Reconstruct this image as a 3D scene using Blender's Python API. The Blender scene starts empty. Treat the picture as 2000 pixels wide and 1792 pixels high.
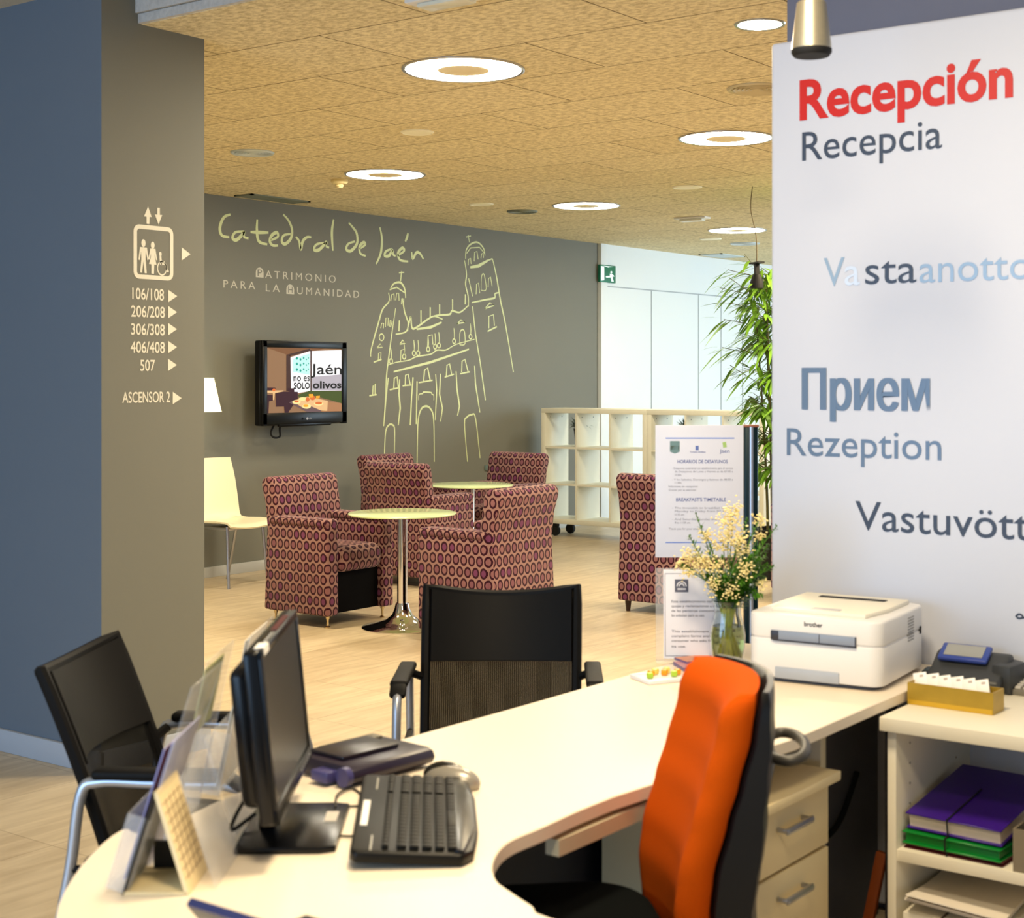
import bpy, bmesh, math, random
from mathutils import Vector, Matrix, Euler
PI = math.pi
random.seed(7)
scene = bpy.context.scene
COL = scene.collection

# ------------------------------------------------------------------ camera
F, PCX, PCY, EYE = 2930.0, 1080.0, 735.0, 1.53
YAW = math.radians(36)
CA, SA = math.cos(YAW), math.sin(YAW)
cam_d = bpy.data.cameras.new('camera'); cam = bpy.data.objects.new('camera', cam_d); COL.objects.link(cam)
cam.location = (0, 0, EYE); cam.rotation_euler = (PI/2, 0, YAW - PI/2)
cam_d.sensor_width = 36.0; cam_d.sensor_fit = 'HORIZONTAL'; cam_d.lens = F/2000*36
cam_d.shift_x = -(PCX-1000)/2000; cam_d.shift_y = -(896-PCY)/2000
cam_d.clip_start = 0.05; cam_d.clip_end = 200
cam_d.dof.use_dof = True; cam_d.dof.focus_distance = 8.6; cam_d.dof.aperture_fstop = 6.0
scene.camera = cam

# ------------------------------------------------------------------ view, world, daylight
vs = scene.view_settings
vs.view_transform = 'Standard'; vs.look = 'None'; vs.gamma = 1; vs.use_curve_mapping = False
vs.exposure = 0.95
w = bpy.data.worlds.new('sky'); scene.world = w; w.use_nodes = True
wb = w.node_tree.nodes['Background']; wb.inputs[0].default_value = (0.60, 0.78, 1.0, 1); wb.inputs[1].default_value = 0.30

def area(name, loc, direction, sx, sy, power, color, shape='RECTANGLE', spread=PI):
    l = bpy.data.lights.new(name, 'AREA'); l.energy = power; l.color = color; l.shape = shape; l.size = sx
    l.size_y = sy; l.spread = spread
    o = bpy.data.objects.new(name, l); COL.objects.link(o); o.location = loc
    o.rotation_euler = Vector(direction).to_track_quat('-Z', 'Y').to_euler()
    return o
WARM = (1.0, 0.81, 0.53)
COOL = (0.42, 0.67, 1.0)
area('daylight_entrance', (-3.5, 3.2, 1.5), (1, 0.15, -0.08), 5.0, 2.2, 120, COOL)
area('daylight_courtyard', (16.0, 2.6, 1.7), (-0.2, 1, 0), 3.0, 2.6, 150, (0.66, 0.84, 1.0))
area('desk_downlight', (2.3, 1.5, 2.98), (0, 0, -1), 0.5, 0.5, 34, WARM, 'DISK')
area('desk_downlight', (0.9, 0.6, 2.98), (0, 0, -1), 0.5, 0.5, 24, WARM, 'DISK')
area('lobby_downlight', (7.67, 1.8, 2.90), (0, 0, -1), 0.5, 0.5, 52, WARM, 'DISK')
area('lobby_downlight', (10.02, 4.32, 2.90), (0, 0, -1), 0.5, 0.5, 52, WARM, 'DISK')
area('lobby_downlight', (5.25, 6.95, 2.90), (0, 0, -1), 0.5, 0.5, 46, WARM, 'DISK')
area('lobby_downlight', (5.25, 3.2, 2.90), (0, 0, -1), 0.4, 0.4, 36, WARM, 'DISK')

# ------------------------------------------------------------------ plane geometry of the place
def ray(x): t = (x-PCX)/F; return CA + t*SA, SA - t*CA
def at(x, y, D): a = ray(x); return Vector((a[0]*D, a[1]*D, EYE-(y-PCY)/F*D))
def onz(x, y, z): return at(x, y, (EYE-z)*F/(y-PCY))
def onx(x, y, X): return at(x, y, X/ray(x)[0])
def ony(x, y, Y): return at(x, y, Y/ray(x)[1])
def ld(l, D): return Vector((CA*D + SA*l, SA*D - CA*l, 0))     # metres to the right of / along the view
VIEW = Vector((CA, SA, 0)); RIGHT = Vector((SA, -CA, 0))

# ------------------------------------------------------------------ materials
def lin(c):
    c = c/255
    return c/12.92 if c <= 0.04045 else ((c+0.055)/1.055)**2.4
def rgb(r, g, b): return (lin(r), lin(g), lin(b), 1)
MATS = {}
def mat(name, col, rough=0.5, metal=0.0, var=0.06, scale=18, bump=0.0, trans=0.0, ior=1.45, spec=0.5, emit=0.0, coat=0.0, alpha=1.0):
    if name in MATS: return MATS[name]
    m = bpy.data.materials.new(name); m.use_nodes = True; nt = m.node_tree
    b = nt.nodes['Principled BSDF']; c = rgb(*col)
    b.inputs['Roughness'].default_value = rough; b.inputs['Metallic'].default_value = metal
    b.inputs['Transmission Weight'].default_value = trans; b.inputs['IOR'].default_value = ior
    b.inputs['Specular IOR Level'].default_value = spec; b.inputs['Coat Weight'].default_value = coat
    b.inputs['Alpha'].default_value = alpha
    tc = nt.nodes.new('ShaderNodeTexCoord'); n = nt.nodes.new('ShaderNodeTexNoise')
    n.inputs['Scale'].default_value = scale; n.inputs['Detail'].default_value = 4
    nt.links.new(tc.outputs['Object'], n.inputs['Vector'])
    if var and emit == 0:
        mx = nt.nodes.new('ShaderNodeMix'); mx.data_type = 'RGBA'
        mx.inputs[6].default_value = tuple(v*(1-var) for v in c[:3])+(1,)
        mx.inputs[7].default_value = tuple(min(1, v*(1+var)) for v in c[:3])+(1,)
        nt.links.new(n.outputs['Fac'], mx.inputs[0]); nt.links.new(mx.outputs[2], b.inputs['Base Color'])
    else:
        b.inputs['Base Color'].default_value = c
    if bump:
        bp = nt.nodes.new('ShaderNodeBump'); bp.inputs['Strength'].default_value = bump; bp.inputs['Distance'].default_value = 0.01
        nt.links.new(n.outputs['Fac'], bp.inputs['Height']); nt.links.new(bp.outputs[0], b.inputs['Normal'])
    if emit:
        b.inputs['Emission Color'].default_value = c; b.inputs['Emission Strength'].default_value = emit
        if emit < 5: b.inputs['Base Color'].default_value = tuple(v*0.1 for v in c[:3])+(1,); b.inputs['Specular IOR Level'].default_value = 0.2
    MATS[name] = m
    return m

def node(nt, t, **kw):
    n = nt.nodes.new(t)
    for k, v in kw.items(): setattr(n, k, v)
    return n
def mathn(nt, op, a, b=None):
    n = nt.nodes.new('ShaderNodeMath'); n.operation = op
    for i, v in enumerate((a, b)):
        if v is None: continue
        if isinstance(v, (int, float)): n.inputs[i].default_value = v
        else: nt.links.new(v, n.inputs[i])
    return n.outputs[0]

def mat_ceiling():
    m = bpy.data.materials.new('wood_wool_panels'); m.use_nodes = True; nt = m.node_tree; L = nt.links.new
    b = nt.nodes['Principled BSDF']; b.inputs['Roughness'].default_value = 0.9; b.inputs['Specular IOR Level'].default_value = 0.1
    tc = node(nt, 'ShaderNodeTexCoord'); sp = node(nt, 'ShaderNodeSeparateXYZ'); L(tc.outputs['Object'], sp.inputs[0])
    u = mathn(nt, 'ADD', sp.outputs[1], 0.6-4.37+12.0); v = mathn(nt, 'ADD', sp.outputs[0], -4.39+6.0)
    cb = node(nt, 'ShaderNodeCombineXYZ'); L(u, cb.inputs[0]); L(v, cb.inputs[1])
    br = node(nt, 'ShaderNodeTexBrick'); br.offset = 0.5; br.offset_frequency = 2
    L(cb.outputs[0], br.inputs['Vector'])
    br.inputs['Scale'].default_value = 1; br.inputs['Brick Width'].default_value = 1.2; br.inputs['Row Height'].default_value = 0.6
    br.inputs['Mortar Size'].default_value = 0.0035; br.inputs['Mortar Smooth'].default_value = 0.2; br.inputs['Bias'].default_value = 0
    br.inputs['Color1'].default_value = rgb(236, 226, 192); br.inputs['Color2'].default_value = rgb(230, 219, 183); br.inputs['Mortar'].default_value = rgb(96, 78, 48)
    n = node(nt, 'ShaderNodeTexNoise'); n.inputs['Scale'].default_value = 48; n.inputs['Detail'].default_value = 5; n.inputs['Roughness'].default_value = 0.7
    mp = node(nt, 'ShaderNodeMapping'); mp.inputs['Scale'].default_value = (1.0, 0.55, 1.0); L(tc.outputs['Object'], mp.inputs[0]); L(mp.outputs[0], n.inputs['Vector'])
    rp = node(nt, 'ShaderNodeValToRGB'); rp.color_ramp.elements[0].position = 0.34; rp.color_ramp.elements[1].position = 0.60
    rp.color_ramp.elements[0].color = (0.50, 0.44, 0.34, 1); rp.color_ramp.elements[1].color = (1.05, 1.03, 1.0, 1)
    L(n.outputs['Fac'], rp.inputs[0])
    mx = node(nt, 'ShaderNodeMix', data_type='RGBA', blend_type='MULTIPLY'); mx.inputs[0].default_value = 0.8
    L(br.outputs['Color'], mx.inputs[6]); L(rp.outputs[0], mx.inputs[7]); L(mx.outputs[2], b.inputs['Base Color'])
    bp = node(nt, 'ShaderNodeBump'); bp.inputs['Strength'].default_value = 0.4; bp.inputs['Distance'].default_value = 0.008
    L(n.outputs['Fac'], bp.inputs['Height']); L(bp.outputs[0], b.inputs['Normal'])
    return m

def mat_floor():
    m = bpy.data.materials.new('beige_stone_tiles'); m.use_nodes = True; nt = m.node_tree; L = nt.links.new
    b = nt.nodes['Principled BSDF']; b.inputs['Roughness'].default_value = 0.38; b.inputs['Specular IOR Level'].default_value = 0.45
    tc = node(nt, 'ShaderNodeTexCoord')
    br = node(nt, 'ShaderNodeTexBrick'); br.offset = 0.0; L(tc.outputs['Object'], br.inputs['Vector'])
    br.inputs['Scale'].default_value = 1; br.inputs['Brick Width'].default_value = 0.6; br.inputs['Row Height'].default_value = 0.6
    br.inputs['Mortar Size'].default_value = 0.002; br.inputs['Mortar Smooth'].default_value = 0.3
    br.inputs['Color1'].default_value = rgb(206, 190, 160); br.inputs['Color2'].default_value = rgb(199, 182, 152); br.inputs['Mortar'].default_value = rgb(160, 142, 112)
    mp = node(nt, 'ShaderNodeMapping'); mp.inputs['Scale'].default_value = (1.4, 9.0, 1.0); mp.inputs['Rotation'].default_value = (0, 0, 0.0); L(tc.outputs['Object'], mp.inputs[0])
    n = node(nt, 'ShaderNodeTexNoise'); n.inputs['Scale'].default_value = 2.2; n.inputs['Detail'].default_value = 6; n.inputs['Distortion'].default_value = 0.6
    L(mp.outputs[0], n.inputs['Vector'])
    rp = node(nt, 'ShaderNodeValToRGB'); rp.color_ramp.elements[0].position = 0.3; rp.color_ramp.elements[1].position = 0.7
    rp.color_ramp.elements[0].color = (0.80, 0.76, 0.70, 1); rp.color_ramp.elements[1].color = (1.05, 1.04, 1.02, 1); L(n.outputs['Fac'], rp.inputs[0])
    mx = node(nt, 'ShaderNodeMix', data_type='RGBA', blend_type='MULTIPLY'); mx.inputs[0].default_value = 1
    L(br.outputs['Color'], mx.inputs[6]); L(rp.outputs[0], mx.inputs[7]); L(mx.outputs[2], b.inputs['Base Color'])
    return m

def mat_rings():
    m = bpy.data.materials.new('ring_print_fabric'); m.use_nodes = True; nt = m.node_tree; L = nt.links.new
    b = nt.nodes['Principled BSDF']; b.inputs['Roughness'].default_value = 0.85; b.inputs['Specular IOR Level'].default_value = 0.15
    b.inputs['Sheen Weight'].default_value = 0.15
    uv = node(nt, 'ShaderNodeUVMap'); uv.uv_map = 'box'; sp = node(nt, 'ShaderNodeSeparateXYZ'); L(uv.outputs[0], sp.inputs[0])
    px_, py_ = 0.057, 0.066
    v = mathn(nt, 'DIVIDE', sp.outputs[1], py_); row = mathn(nt, 'FLOOR', v)
    off = mathn(nt, 'MULTIPLY', mathn(nt, 'MODULO', mathn(nt, 'ABSOLUTE', row), 2.0), 0.5)
    u = mathn(nt, 'ADD', mathn(nt, 'DIVIDE', sp.outputs[0], px_), off); colm = mathn(nt, 'FLOOR', u)
    fu = mathn(nt, 'MULTIPLY', mathn(nt, 'SUBTRACT', mathn(nt, 'FRACT', u), 0.5), px_)
    fv = mathn(nt, 'MULTIPLY', mathn(nt, 'SUBTRACT', mathn(nt, 'FRACT', v), 0.5), py_*0.80)
    d = mathn(nt, 'SQRT', mathn(nt, 'ADD', mathn(nt, 'MULTIPLY', fu, fu), mathn(nt, 'MULTIPLY', fv, fv)))
    outer = mathn(nt, 'LESS_THAN', d, 0.0250); inner = mathn(nt, 'LESS_THAN', d, 0.0152)
    wn = node(nt, 'ShaderNodeTexWhiteNoise', noise_dimensions='2D'); cb = node(nt, 'ShaderNodeCombineXYZ')
    L(colm, cb.inputs[0]); L(row, cb.inputs[1]); L(cb.outputs[0], wn.inputs['Vector'])
    rp = node(nt, 'ShaderNodeValToRGB'); rp.color_ramp.interpolation = 'CONSTANT'
    e = rp.color_ramp.elements; e[0].position = 0; e[0].color = rgb(136, 92, 92); e[1].position = 0.45; e[1].color = rgb(124, 78, 86)
    x = e.new(0.75); x.color = rgb(110, 54, 88)
    L(wn.outputs['Value'], rp.inputs[0])
    m1 = node(nt, 'ShaderNodeMix', data_type='RGBA'); m1.inputs[6].default_value = rgb(150, 114, 106); m1.inputs[7].default_value = rgb(50, 6, 26); L(outer, m1.inputs[0])
    m2 = node(nt, 'ShaderNodeMix', data_type='RGBA'); L(m1.outputs[2], m2.inputs[6]); L(rp.outputs[0], m2.inputs[7]); L(inner, m2.inputs[0])
    L(m2.outputs[2], b.inputs['Base Color'])
    return m

# ------------------------------------------------------------------ mesh building
def boxuv(me):
    uvl = me.uv_layers.new(name='box')
    for p in me.polygons:
        n = p.normal; ax, ay, az = abs(n.x), abs(n.y), abs(n.z)
        for li in p.loop_indices:
            c = me.vertices[me.loops[li].vertex_index].co
            if az > ax and az > ay: uvl.data[li].uv = (c.x, c.y)
            elif ay >= ax: uvl.data[li].uv = (c.x, c.z)
            else: uvl.data[li].uv = (c.y, c.z)

class MB:
    def __init__(self): self.bm = bmesh.new()
    def _merge(self, t, M):
        if M is not None: bmesh.ops.transform(t, matrix=M, verts=t.verts)
        me = bpy.data.meshes.new('tmp'); t.to_mesh(me); t.free(); self.bm.from_mesh(me); bpy.data.meshes.remove(me)
        return self
    def box(self, c, s, bev=0.0, M=None, rz=0, rot=None, seg=2):
        t = bmesh.new(); bmesh.ops.create_cube(t, size=1)
        bmesh.ops.scale(t, vec=s, verts=t.verts)
        if bev > 0: bmesh.ops.bevel(t, geom=t.edges[:], offset=min(bev, min(s)*0.49), segments=seg, affect='EDGES', profile=0.5)
        X = Matrix.Translation(c) @ (Euler(rot).to_matrix().to_4x4() if rot else Matrix.Rotation(rz, 4, 'Z'))
        return self._merge(t, (M @ X) if M is not None else X)
    def prism(self, pts, z0, z1, M=None, bev=0.0, seg=2):
        t = bmesh.new(); vs_ = [t.verts.new((p[0], p[1], z0)) for p in pts]; f = t.faces.new(vs_)
        r = bmesh.ops.extrude_face_region(t, geom=[f]); bmesh.ops.translate(t, vec=(0, 0, z1-z0), verts=[g for g in r['geom'] if isinstance(g, bmesh.types.BMVert)])
        bmesh.ops.recalc_face_normals(t, faces=t.faces[:])
        if bev: bmesh.ops.bevel(t, geom=[e for e in t.edges if e.calc_face_angle(0) > 0.6], offset=bev, segments=seg, affect='EDGES', profile=0.5)
        return self._merge(t, M)
    def lathe(self, prof, n=24, M=None, loc=(0, 0, 0)):
        t = bmesh.new(); rings = []
        for r, z in prof:
            if r < 1e-6: rings.append([t.verts.new((0, 0, z))])
            else: rings.append([t.verts.new((r*math.cos(2*PI*i/n), r*math.sin(2*PI*i/n), z)) for i in range(n)])
        for a, b in zip(rings, rings[1:]):
            for i in range(n):
                j = (i+1) % n
                q = [a[i % len(a)], a[j % len(a)], b[j % len(b)], b[i % len(b)]]
                q2 = []
                for v in q:
                    if v not in q2: q2.append(v)
                if len(q2) > 2:
                    try: t.faces.new(q2)
                    except ValueError: pass
        bmesh.ops.recalc_face_normals(t, faces=t.faces[:])
        X = Matrix.Translation(loc)
        return self._merge(t, (M @ X) if M is not None else X)
    def tube(self, pts, r, n=8, M=None, closed=False, flat=None):
        t = bmesh.new(); P = [Vector(p) for p in pts]; N = len(P); rings = []; up = None
        for i, p in enumerate(P):
            a = P[(i-1) % N] if (closed or i > 0) else P[i]; b = P[(i+1) % N] if (closed or i < N-1) else P[i]
            d = (b-a).normalized()
            if up is None:
                up = Vector((0, 0, 1)) if abs(d.z) < 0.9 else Vector((1, 0, 0))
            s_ = d.cross(up).normalized(); up = s_.cross(d).normalized()
            rr = r[i] if isinstance(r, (list, tuple)) else r
            k = flat or 1.0
            rings.append([t.verts.new(p + s_*math.cos(2*PI*j/n)*rr + up*math.sin(2*PI*j/n)*rr*k) for j in range(n)])
        for i in range(N if closed else N-1):
            a, b = rings[i], rings[(i+1) % N]
            for j in range(n): t.faces.new((a[j], a[(j+1) % n], b[(j+1) % n], b[j]))
        if not closed:
            t.faces.new(rings[0][::-1]); t.faces.new(rings[-1])
        bmesh.ops.recalc_face_normals(t, faces=t.faces[:])
        return self._merge(t, M)
    def ball(self, c, r, sc=(1, 1, 1), M=None, sub=2):
        t = bmesh.new(); bmesh.ops.create_icosphere(t, subdivisions=sub, radius=r); bmesh.ops.scale(t, vec=sc, verts=t.verts)
        X = Matrix.Translation(c); return self._merge(t, (M @ X) if M is not None else X)
    def grid(self, fn, nu, nv, thick=0.0, M=None):
        t = bmesh.new(); V = [[t.verts.new(fn(i/nu, j/nv)) for j in range(nv+1)] for i in range(nu+1)]
        for i in range(nu):
            for j in range(nv): t.faces.new((V[i][j], V[i+1][j], V[i+1][j+1], V[i][j+1]))
        bmesh.ops.recalc_face_normals(t, faces=t.faces[:])
        if thick: bmesh.ops.solidify(t, geom=t.faces[:], thickness=thick)
        return self._merge(t, M)
    def poly(self, pts, thick=0.0, direction=None, M=None):
        t = bmesh.new(); f = t.faces.new([t.verts.new(p) for p in pts])
        if thick:
            t.normal_update(); d = Vector(direction) if direction else f.normal
            r = bmesh.ops.extrude_face_region(t, geom=[f]); bmesh.ops.translate(t, vec=d*thick, verts=[g for g in r['geom'] if isinstance(g, bmesh.types.BMVert)])
            bmesh.ops.recalc_face_normals(t, faces=t.faces[:])
        return self._merge(t, M)
    def build(self, name, material, parent=None, ang=38, uv=False, label=None, flat=False):
        bm = self.bm
        for f in bm.faces: f.smooth = not flat
        for e in bm.edges:
            if len(e.link_faces) == 2 and e.calc_face_angle(0) > math.radians(ang): e.smooth = False
        me = bpy.data.meshes.new(name); bm.to_mesh(me); bm.free()
        if uv: boxuv(me)
        me.materials.append(material)
        o = bpy.data.objects.new(name, me); COL.objects.link(o)
        if parent: o.parent = parent
        if label: o['label'] = label
        return o

def thing(name, label, cat, loc=(0, 0, 0), rz=0.0, group=None):
    o = bpy.data.objects.new(name, None); COL.objects.link(o); o.location = loc; o.rotation_euler = (0, 0, rz); o.empty_display_size = 0.1
    return tag(o, label, cat, group)
def tag(o, label, cat, group=None):
    o['label'] = label; o['category'] = cat
    if group: o['group'] = group
    return o
def struct(o): o['kind'] = 'structure'; return o
def dup(root, loc, rz, label=None, group=None):
    r = root.copy(); COL.objects.link(r); r.location = loc; r.rotation_euler = (0, 0, rz)
    if label: r['label'] = label
    if group: r['group'] = group
    for ch in list(root.children):
        c = ch.copy(); COL.objects.link(c); c.parent = r
        for g in list(ch.children):
            d = g.copy(); COL.objects.link(d); d.parent = c
    return r
def face_rz(v): return math.atan2(v[0], -v[1])          # local -Y turned towards v
def spline(pts, k=6):
    P = [Vector(p) for p in pts]; out = []
    for i in range(len(P)-1):
        a = P[max(i-1, 0)]; b = P[i]; c = P[i+1]; d = P[min(i+2, len(P)-1)]
        for j in range(k):
            t = j/k
            out.append(0.5*((2*b)+(c-a)*t+(2*a-5*b+4*c-d)*t*t+(3*b-a-3*c+d)*t**3))
    out.append(P[-1]); return out

# ---- lettering: flat vinyl shapes standing a hair off their surface
def text_mesh(s, bold=0.0, spacing=1.0):
    cu = bpy.data.curves.new('t', 'FONT'); cu.body = s; cu.size = 1; cu.offset = bold; cu.space_character = spacing; cu.resolution_u = 4
    cu.extrude = 0.0
    o = bpy.data.objects.new('t', cu); COL.objects.link(o)
    dg = bpy.context.evaluated_depsgraph_get(); me = bpy.data.meshes.new_from_object(o.evaluated_get(dg))
    bpy.data.objects.remove(o); bpy.data.curves.remove(cu)
    return me
_cap = {}
def capheight():
    if 'c' not in _cap:
        me = text_mesh('H'); _cap['c'] = max(v.co.y for v in me.vertices); bpy.data.meshes.remove(me)
    return _cap['c']
def text_on(mb, s, O, X, U, width, cap, bold=0.0, spacing=1.0, lift=0.001):
    """ink width and capital height in metres; O = baseline start, X / U = unit directions"""
    me = text_mesh(s, bold, spacing); xs = [v.co.x for v in me.vertices]
    if not xs: return
    x0, x1 = min(xs), max(xs); sx = width/(x1-x0); sy = cap/capheight()
    N = X.cross(U).normalized()
    for v in me.vertices: v.co = O + X*((v.co.x-x0)*sx) + U*(v.co.y*sy) + N*lift
    mb.bm.from_mesh(me); bpy.data.meshes.remove(me)
def ribbon(mb, pts, wd, N, lift=0.001, taper=True, smooth=5):
    P = spline(pts, smooth) if len(pts) > 2 else [Vector(p) for p in pts]
    bm = mb.bm; L = []; n = len(P)
    for i, p in enumerate(P):
        d = (P[min(i+1, n-1)] - P[max(i-1, 0)]).normalized(); s_ = N.cross(d).normalized()
        t = i/(n-1); k = (0.55+0.45*math.sin(PI*min(max(t, 0.06), 0.94))) if taper else 1.0
        L.append((bm.verts.new(p+s_*wd*k/2+N*lift), bm.verts.new(p-s_*wd*k/2+N*lift)))
    for a, b in zip(L, L[1:]): bm.faces.new((a[0], b[0], b[1], a[1]))
def ring_ribbon(mb, c, r, wd, A, B, N, n=16, lift=0.001):
    bm = mb.bm; R = []
    for i in range(n):
        t = 2*PI*i/n; d = A*math.cos(t)+B*math.sin(t)
        R.append((bm.verts.new(c+d*(r+wd/2)+N*lift), bm.verts.new(c+d*(r-wd/2)+N*lift)))
    for i in range(n):
        a, b = R[i], R[(i+1) % n]; bm.faces.new((a[0], b[0], b[1], a[1]))
def disc(mb, c, r, A, B, N, n=14, lift=0.001):
    mb.bm.faces.new([mb.bm.verts.new(c+A*r*math.cos(2*PI*i/n)+B*r*math.sin(2*PI*i/n)+N*lift) for i in range(n)])

# ================================================================== SETTING
M_CEIL = mat_ceiling(); M_FLOOR = mat_floor(); M_RING = mat_rings()
M_GREY = mat('grey_wall_paint', (116, 116, 106), 0.7, var=0.025, scale=3)
M_GREY_DAYLIT = mat('grey_paint_daylit', (104, 114, 126), 0.7, var=0.025, scale=3)  # the grey wall paint again, with bluish window daylight put into its colour
M_WHITE = mat('white_wall_paint', (228, 234, 236), 0.6, var=0.015, scale=2)
M_VINYL = mat('pale_vinyl', (226, 222, 204), 0.6, var=0.01)
M_LIME = mat('lime_vinyl', (214, 222, 168), 0.6, var=0.03)
M_BASE = mat('grey_skirting', (178, 180, 178), 0.5, var=0.02)
M_NEARC = mat('near_ceiling_panel', (206, 196, 176), 0.9, var=0.12, scale=70, bump=0.3)
M_DARK = mat('near_black_plastic', (17, 17, 19), 0.35, var=0.1)
M_BLACK = mat('matt_black', (10, 10, 11), 0.7, var=0.1)
M_CHROME = mat('chrome', (225, 225, 228), 0.08, 1.0, var=0.0)
M_STEEL = mat('satin_steel', (190, 192, 198), 0.28, 1.0, var=0.03)
M_ALU = mat('silver_paint', (186, 190, 200), 0.32, 0.75, var=0.03)
M_WPLASTIC = mat('white_plastic', (232, 230, 226), 0.42, var=0.015)
M_LAMP = mat('lit_diffuser', (255, 246, 226), emit=30.0)
XF, YF, ZC, ZN = 17.6, 8.84, 2.92, 3.04

struct(MB().box((8, 1.4, -0.05), (28, 14.9, 0.1)).build('floor', M_FLOOR))
ceil = struct(MB().box((10.8, 1.4, ZC+0.07), (13.92, 14.9, 0.14)).build('ceiling', M_CEIL))
struct(MB().box((-0.1, 1.4, ZN+0.05), (7.86, 14.9, 0.1)).build('ceiling_near', M_NEARC))
struct(MB().box((3.825, 1.4, ZC+0.075), (0.03, 14.9, 0.07)).box((3.832, 1.4, ZC+0.02), (0.018, 14.9, 0.036)).build('trim_1', mat('rough_panel_edge', (196, 190, 182), 0.95, var=0.25, scale=55, bump=0.6)))
wf = struct(MB().box((5.5, YF+0.1, 1.53), (15.0, 0.2, 3.06)).build('wall_far', M_GREY))
wb_ = struct(MB().box((15.3, YF+0.1, 1.53), (4.66, 0.24, 3.06)).build('wall_back', M_WHITE))
struct(MB().box((XF+0.1, 2.0, 1.53), (0.2, 13.6, 3.06)).build('wall_end', M_WHITE))
wl = struct(MB().box((3.905, 5.95, 1.53), (0.51, 2.3, 3.06)).build('wall_left', M_GREY))
wl.data.materials[0] = M_GREY_DAYLIT
wl.data.materials.append(M_GREY)
for p in wl.data.polygons: p.material_index = 0 if p.normal.x < -0.5 else 1  # window-side face takes the daylight-tinted copy of the grey
wr = struct(MB().box((4.16, -0.5, 1.53), (0.2, 5.16, 3.06)).build('wall_right', mat('slate_blue_paint', (104, 108, 128), 0.7, var=0.02, scale=3)))
struct(MB().box((5.45, YF-0.008, 0.04), (14.9, 0.016, 0.08), 0.003).build('baseboard_far', M_BASE))
struct(MB().box((3.64, 5.95, 0.045), (0.02, 2.34, 0.09), 0.003).box((3.905, 4.79, 0.045), (0.55, 0.02, 0.09), 0.003).build('baseboard_left', mat('blue_grey_skirting', (170, 176, 186), 0.5, var=0.02)))
# white cladding: corner strip and the panel joints
YW = YF-0.02
struct(MB().box((13.03, YW-0.01, 1.46), (0.12, 0.02, 2.92), 0.003).build('trim_2', M_WHITE))
g = MB()
zj = ony(1173, 558, YW).z
x0j = ony(1172, 558, YW).x
g.box(((x0j+XF)/2, YW-0.002, zj), (XF-x0j, 0.006, 0.012))
for xx in (1172, 1272, 1364, 1408, 1450):
    X_ = ony(xx, 600, YW).x; g.box((X_, YW-0.002, zj/2), (0.012, 0.006, zj))
g.build('panel_joint', mat('joint_grey', (168, 176, 182), 0.7), wb_)  # joints drawn as thin grey strips on the cladding

# ---- pillar sign (on the face Y = 4.80)
YP = 4.80; EX, EZ, NY = Vector((1, 0, 0)), Vector((0, 0, 1)), Vector((0, -1, 0))
def crop(ox, oy, sc): return lambda x, y: (ox+x/sc, oy+y/sc)
pc = crop(230, 390, 4.37)
def PP(x, y): a = pc(x, y); return ony(a[0], a[1], YP)
def flatpoly(mb, pts, N=NY, lift=0.001): mb.bm.faces.new([mb.bm.verts.new(Vector(p)+N*lift) for p in pts])
s = MB()
flatpoly(s, [PP(*q) for q in ((222, 142), (257, 58), (288, 147), (270, 146), (268, 207), (244, 205), (244, 144))])
flatpoly(s, [PP(*q) for q in ((336, 68), (358, 70), (358, 128), (378, 130), (347, 212), (314, 124), (336, 126))])
flatpoly(s, [PP(*q) for q in ((544, 405), (620, 464), (544, 517))])
for (x, y) in ((430, 768), (428, 905), (428, 1050), (428, 1203), (427, 1355), (468, 1638)):
    flatpoly(s, [PP(x, y), PP(x+76, y+54), PP(x, y+106)])
s.build('arrow', M_VINYL, wl)
s = MB()
A0 = PP(133, 205); B0 = PP(473, 238); wdt = (B0-A0).x; C0 = PP(133, 670); hgt = A0.z-C0.z
def rrect(cx, cz, w_, h_, r, n=5):
    o = []
    for (sx, sz, a0) in ((1, 1, 0), (-1, 1, 90), (-1, -1, 180), (1, -1, 270)):
        for i in range(n+1):
            t = math.radians(a0+90*i/n); o.append((cx+sx*(w_/2-r)+r*math.cos(t), cz+sz*(h_/2-r)+r*math.sin(t)))
    return o
cx_, cz_ = A0.x+wdt/2, A0.z-hgt/2
ro = rrect(cx_, cz_, wdt, hgt, 0.028); ri = rrect(cx_, cz_, wdt-0.034, hgt-0.034, 0.012)
vo = [s.bm.verts.new((x, YP-0.001, z)) for x, z in ro]; vi = [s.bm.verts.new((x, YP-0.001, z)) for x, z in ri]
for i in range(len(ro)):
    j = (i+1) % len(ro); s.bm.faces.new((vo[i], vo[j], vi[j], vi[i]))
disc(s, PP(218, 370), 0.0105, EX, EZ*1.5, NY); disc(s, PP(297, 388), 0.0095, EX, EZ*1.5, NY)
for q in (((188, 402), (248, 408), (262, 505), (252, 518), (238, 440), (236, 505), (246, 626), (228, 626), (218, 525), (206, 622), (189, 620), (200, 505), (198, 440), (186, 515), (175, 510)),
          ((276, 415), (320, 418), (335, 515), (326, 516), (313, 460), (316, 490), (330, 555), (310, 553), (308, 633), (285, 630), (285, 550), (264, 548), (280, 490), (282, 458), (270, 512), (258, 508))):
    flatpoly(s, [PP(*p_) for p_ in q])
disc(s, PP(362, 463), 0.007, EX, EZ*1.3, NY)
for pts, wd in (((((362, 480)), (368, 555)), 0.010), (((366, 525), (398, 528)), 0.005), (((368, 550), (405, 552), (420, 608), (432, 605)), 0.008)):
    ribbon(s, [PP(*p_) for p_ in pts], wd, NY, taper=False, smooth=3)
ring_ribbon(s, PP(376, 585), 0.0225, 0.005, EX, EZ*1.2, NY)
s.build('lift_pictogram', M_VINYL, wl)
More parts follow.
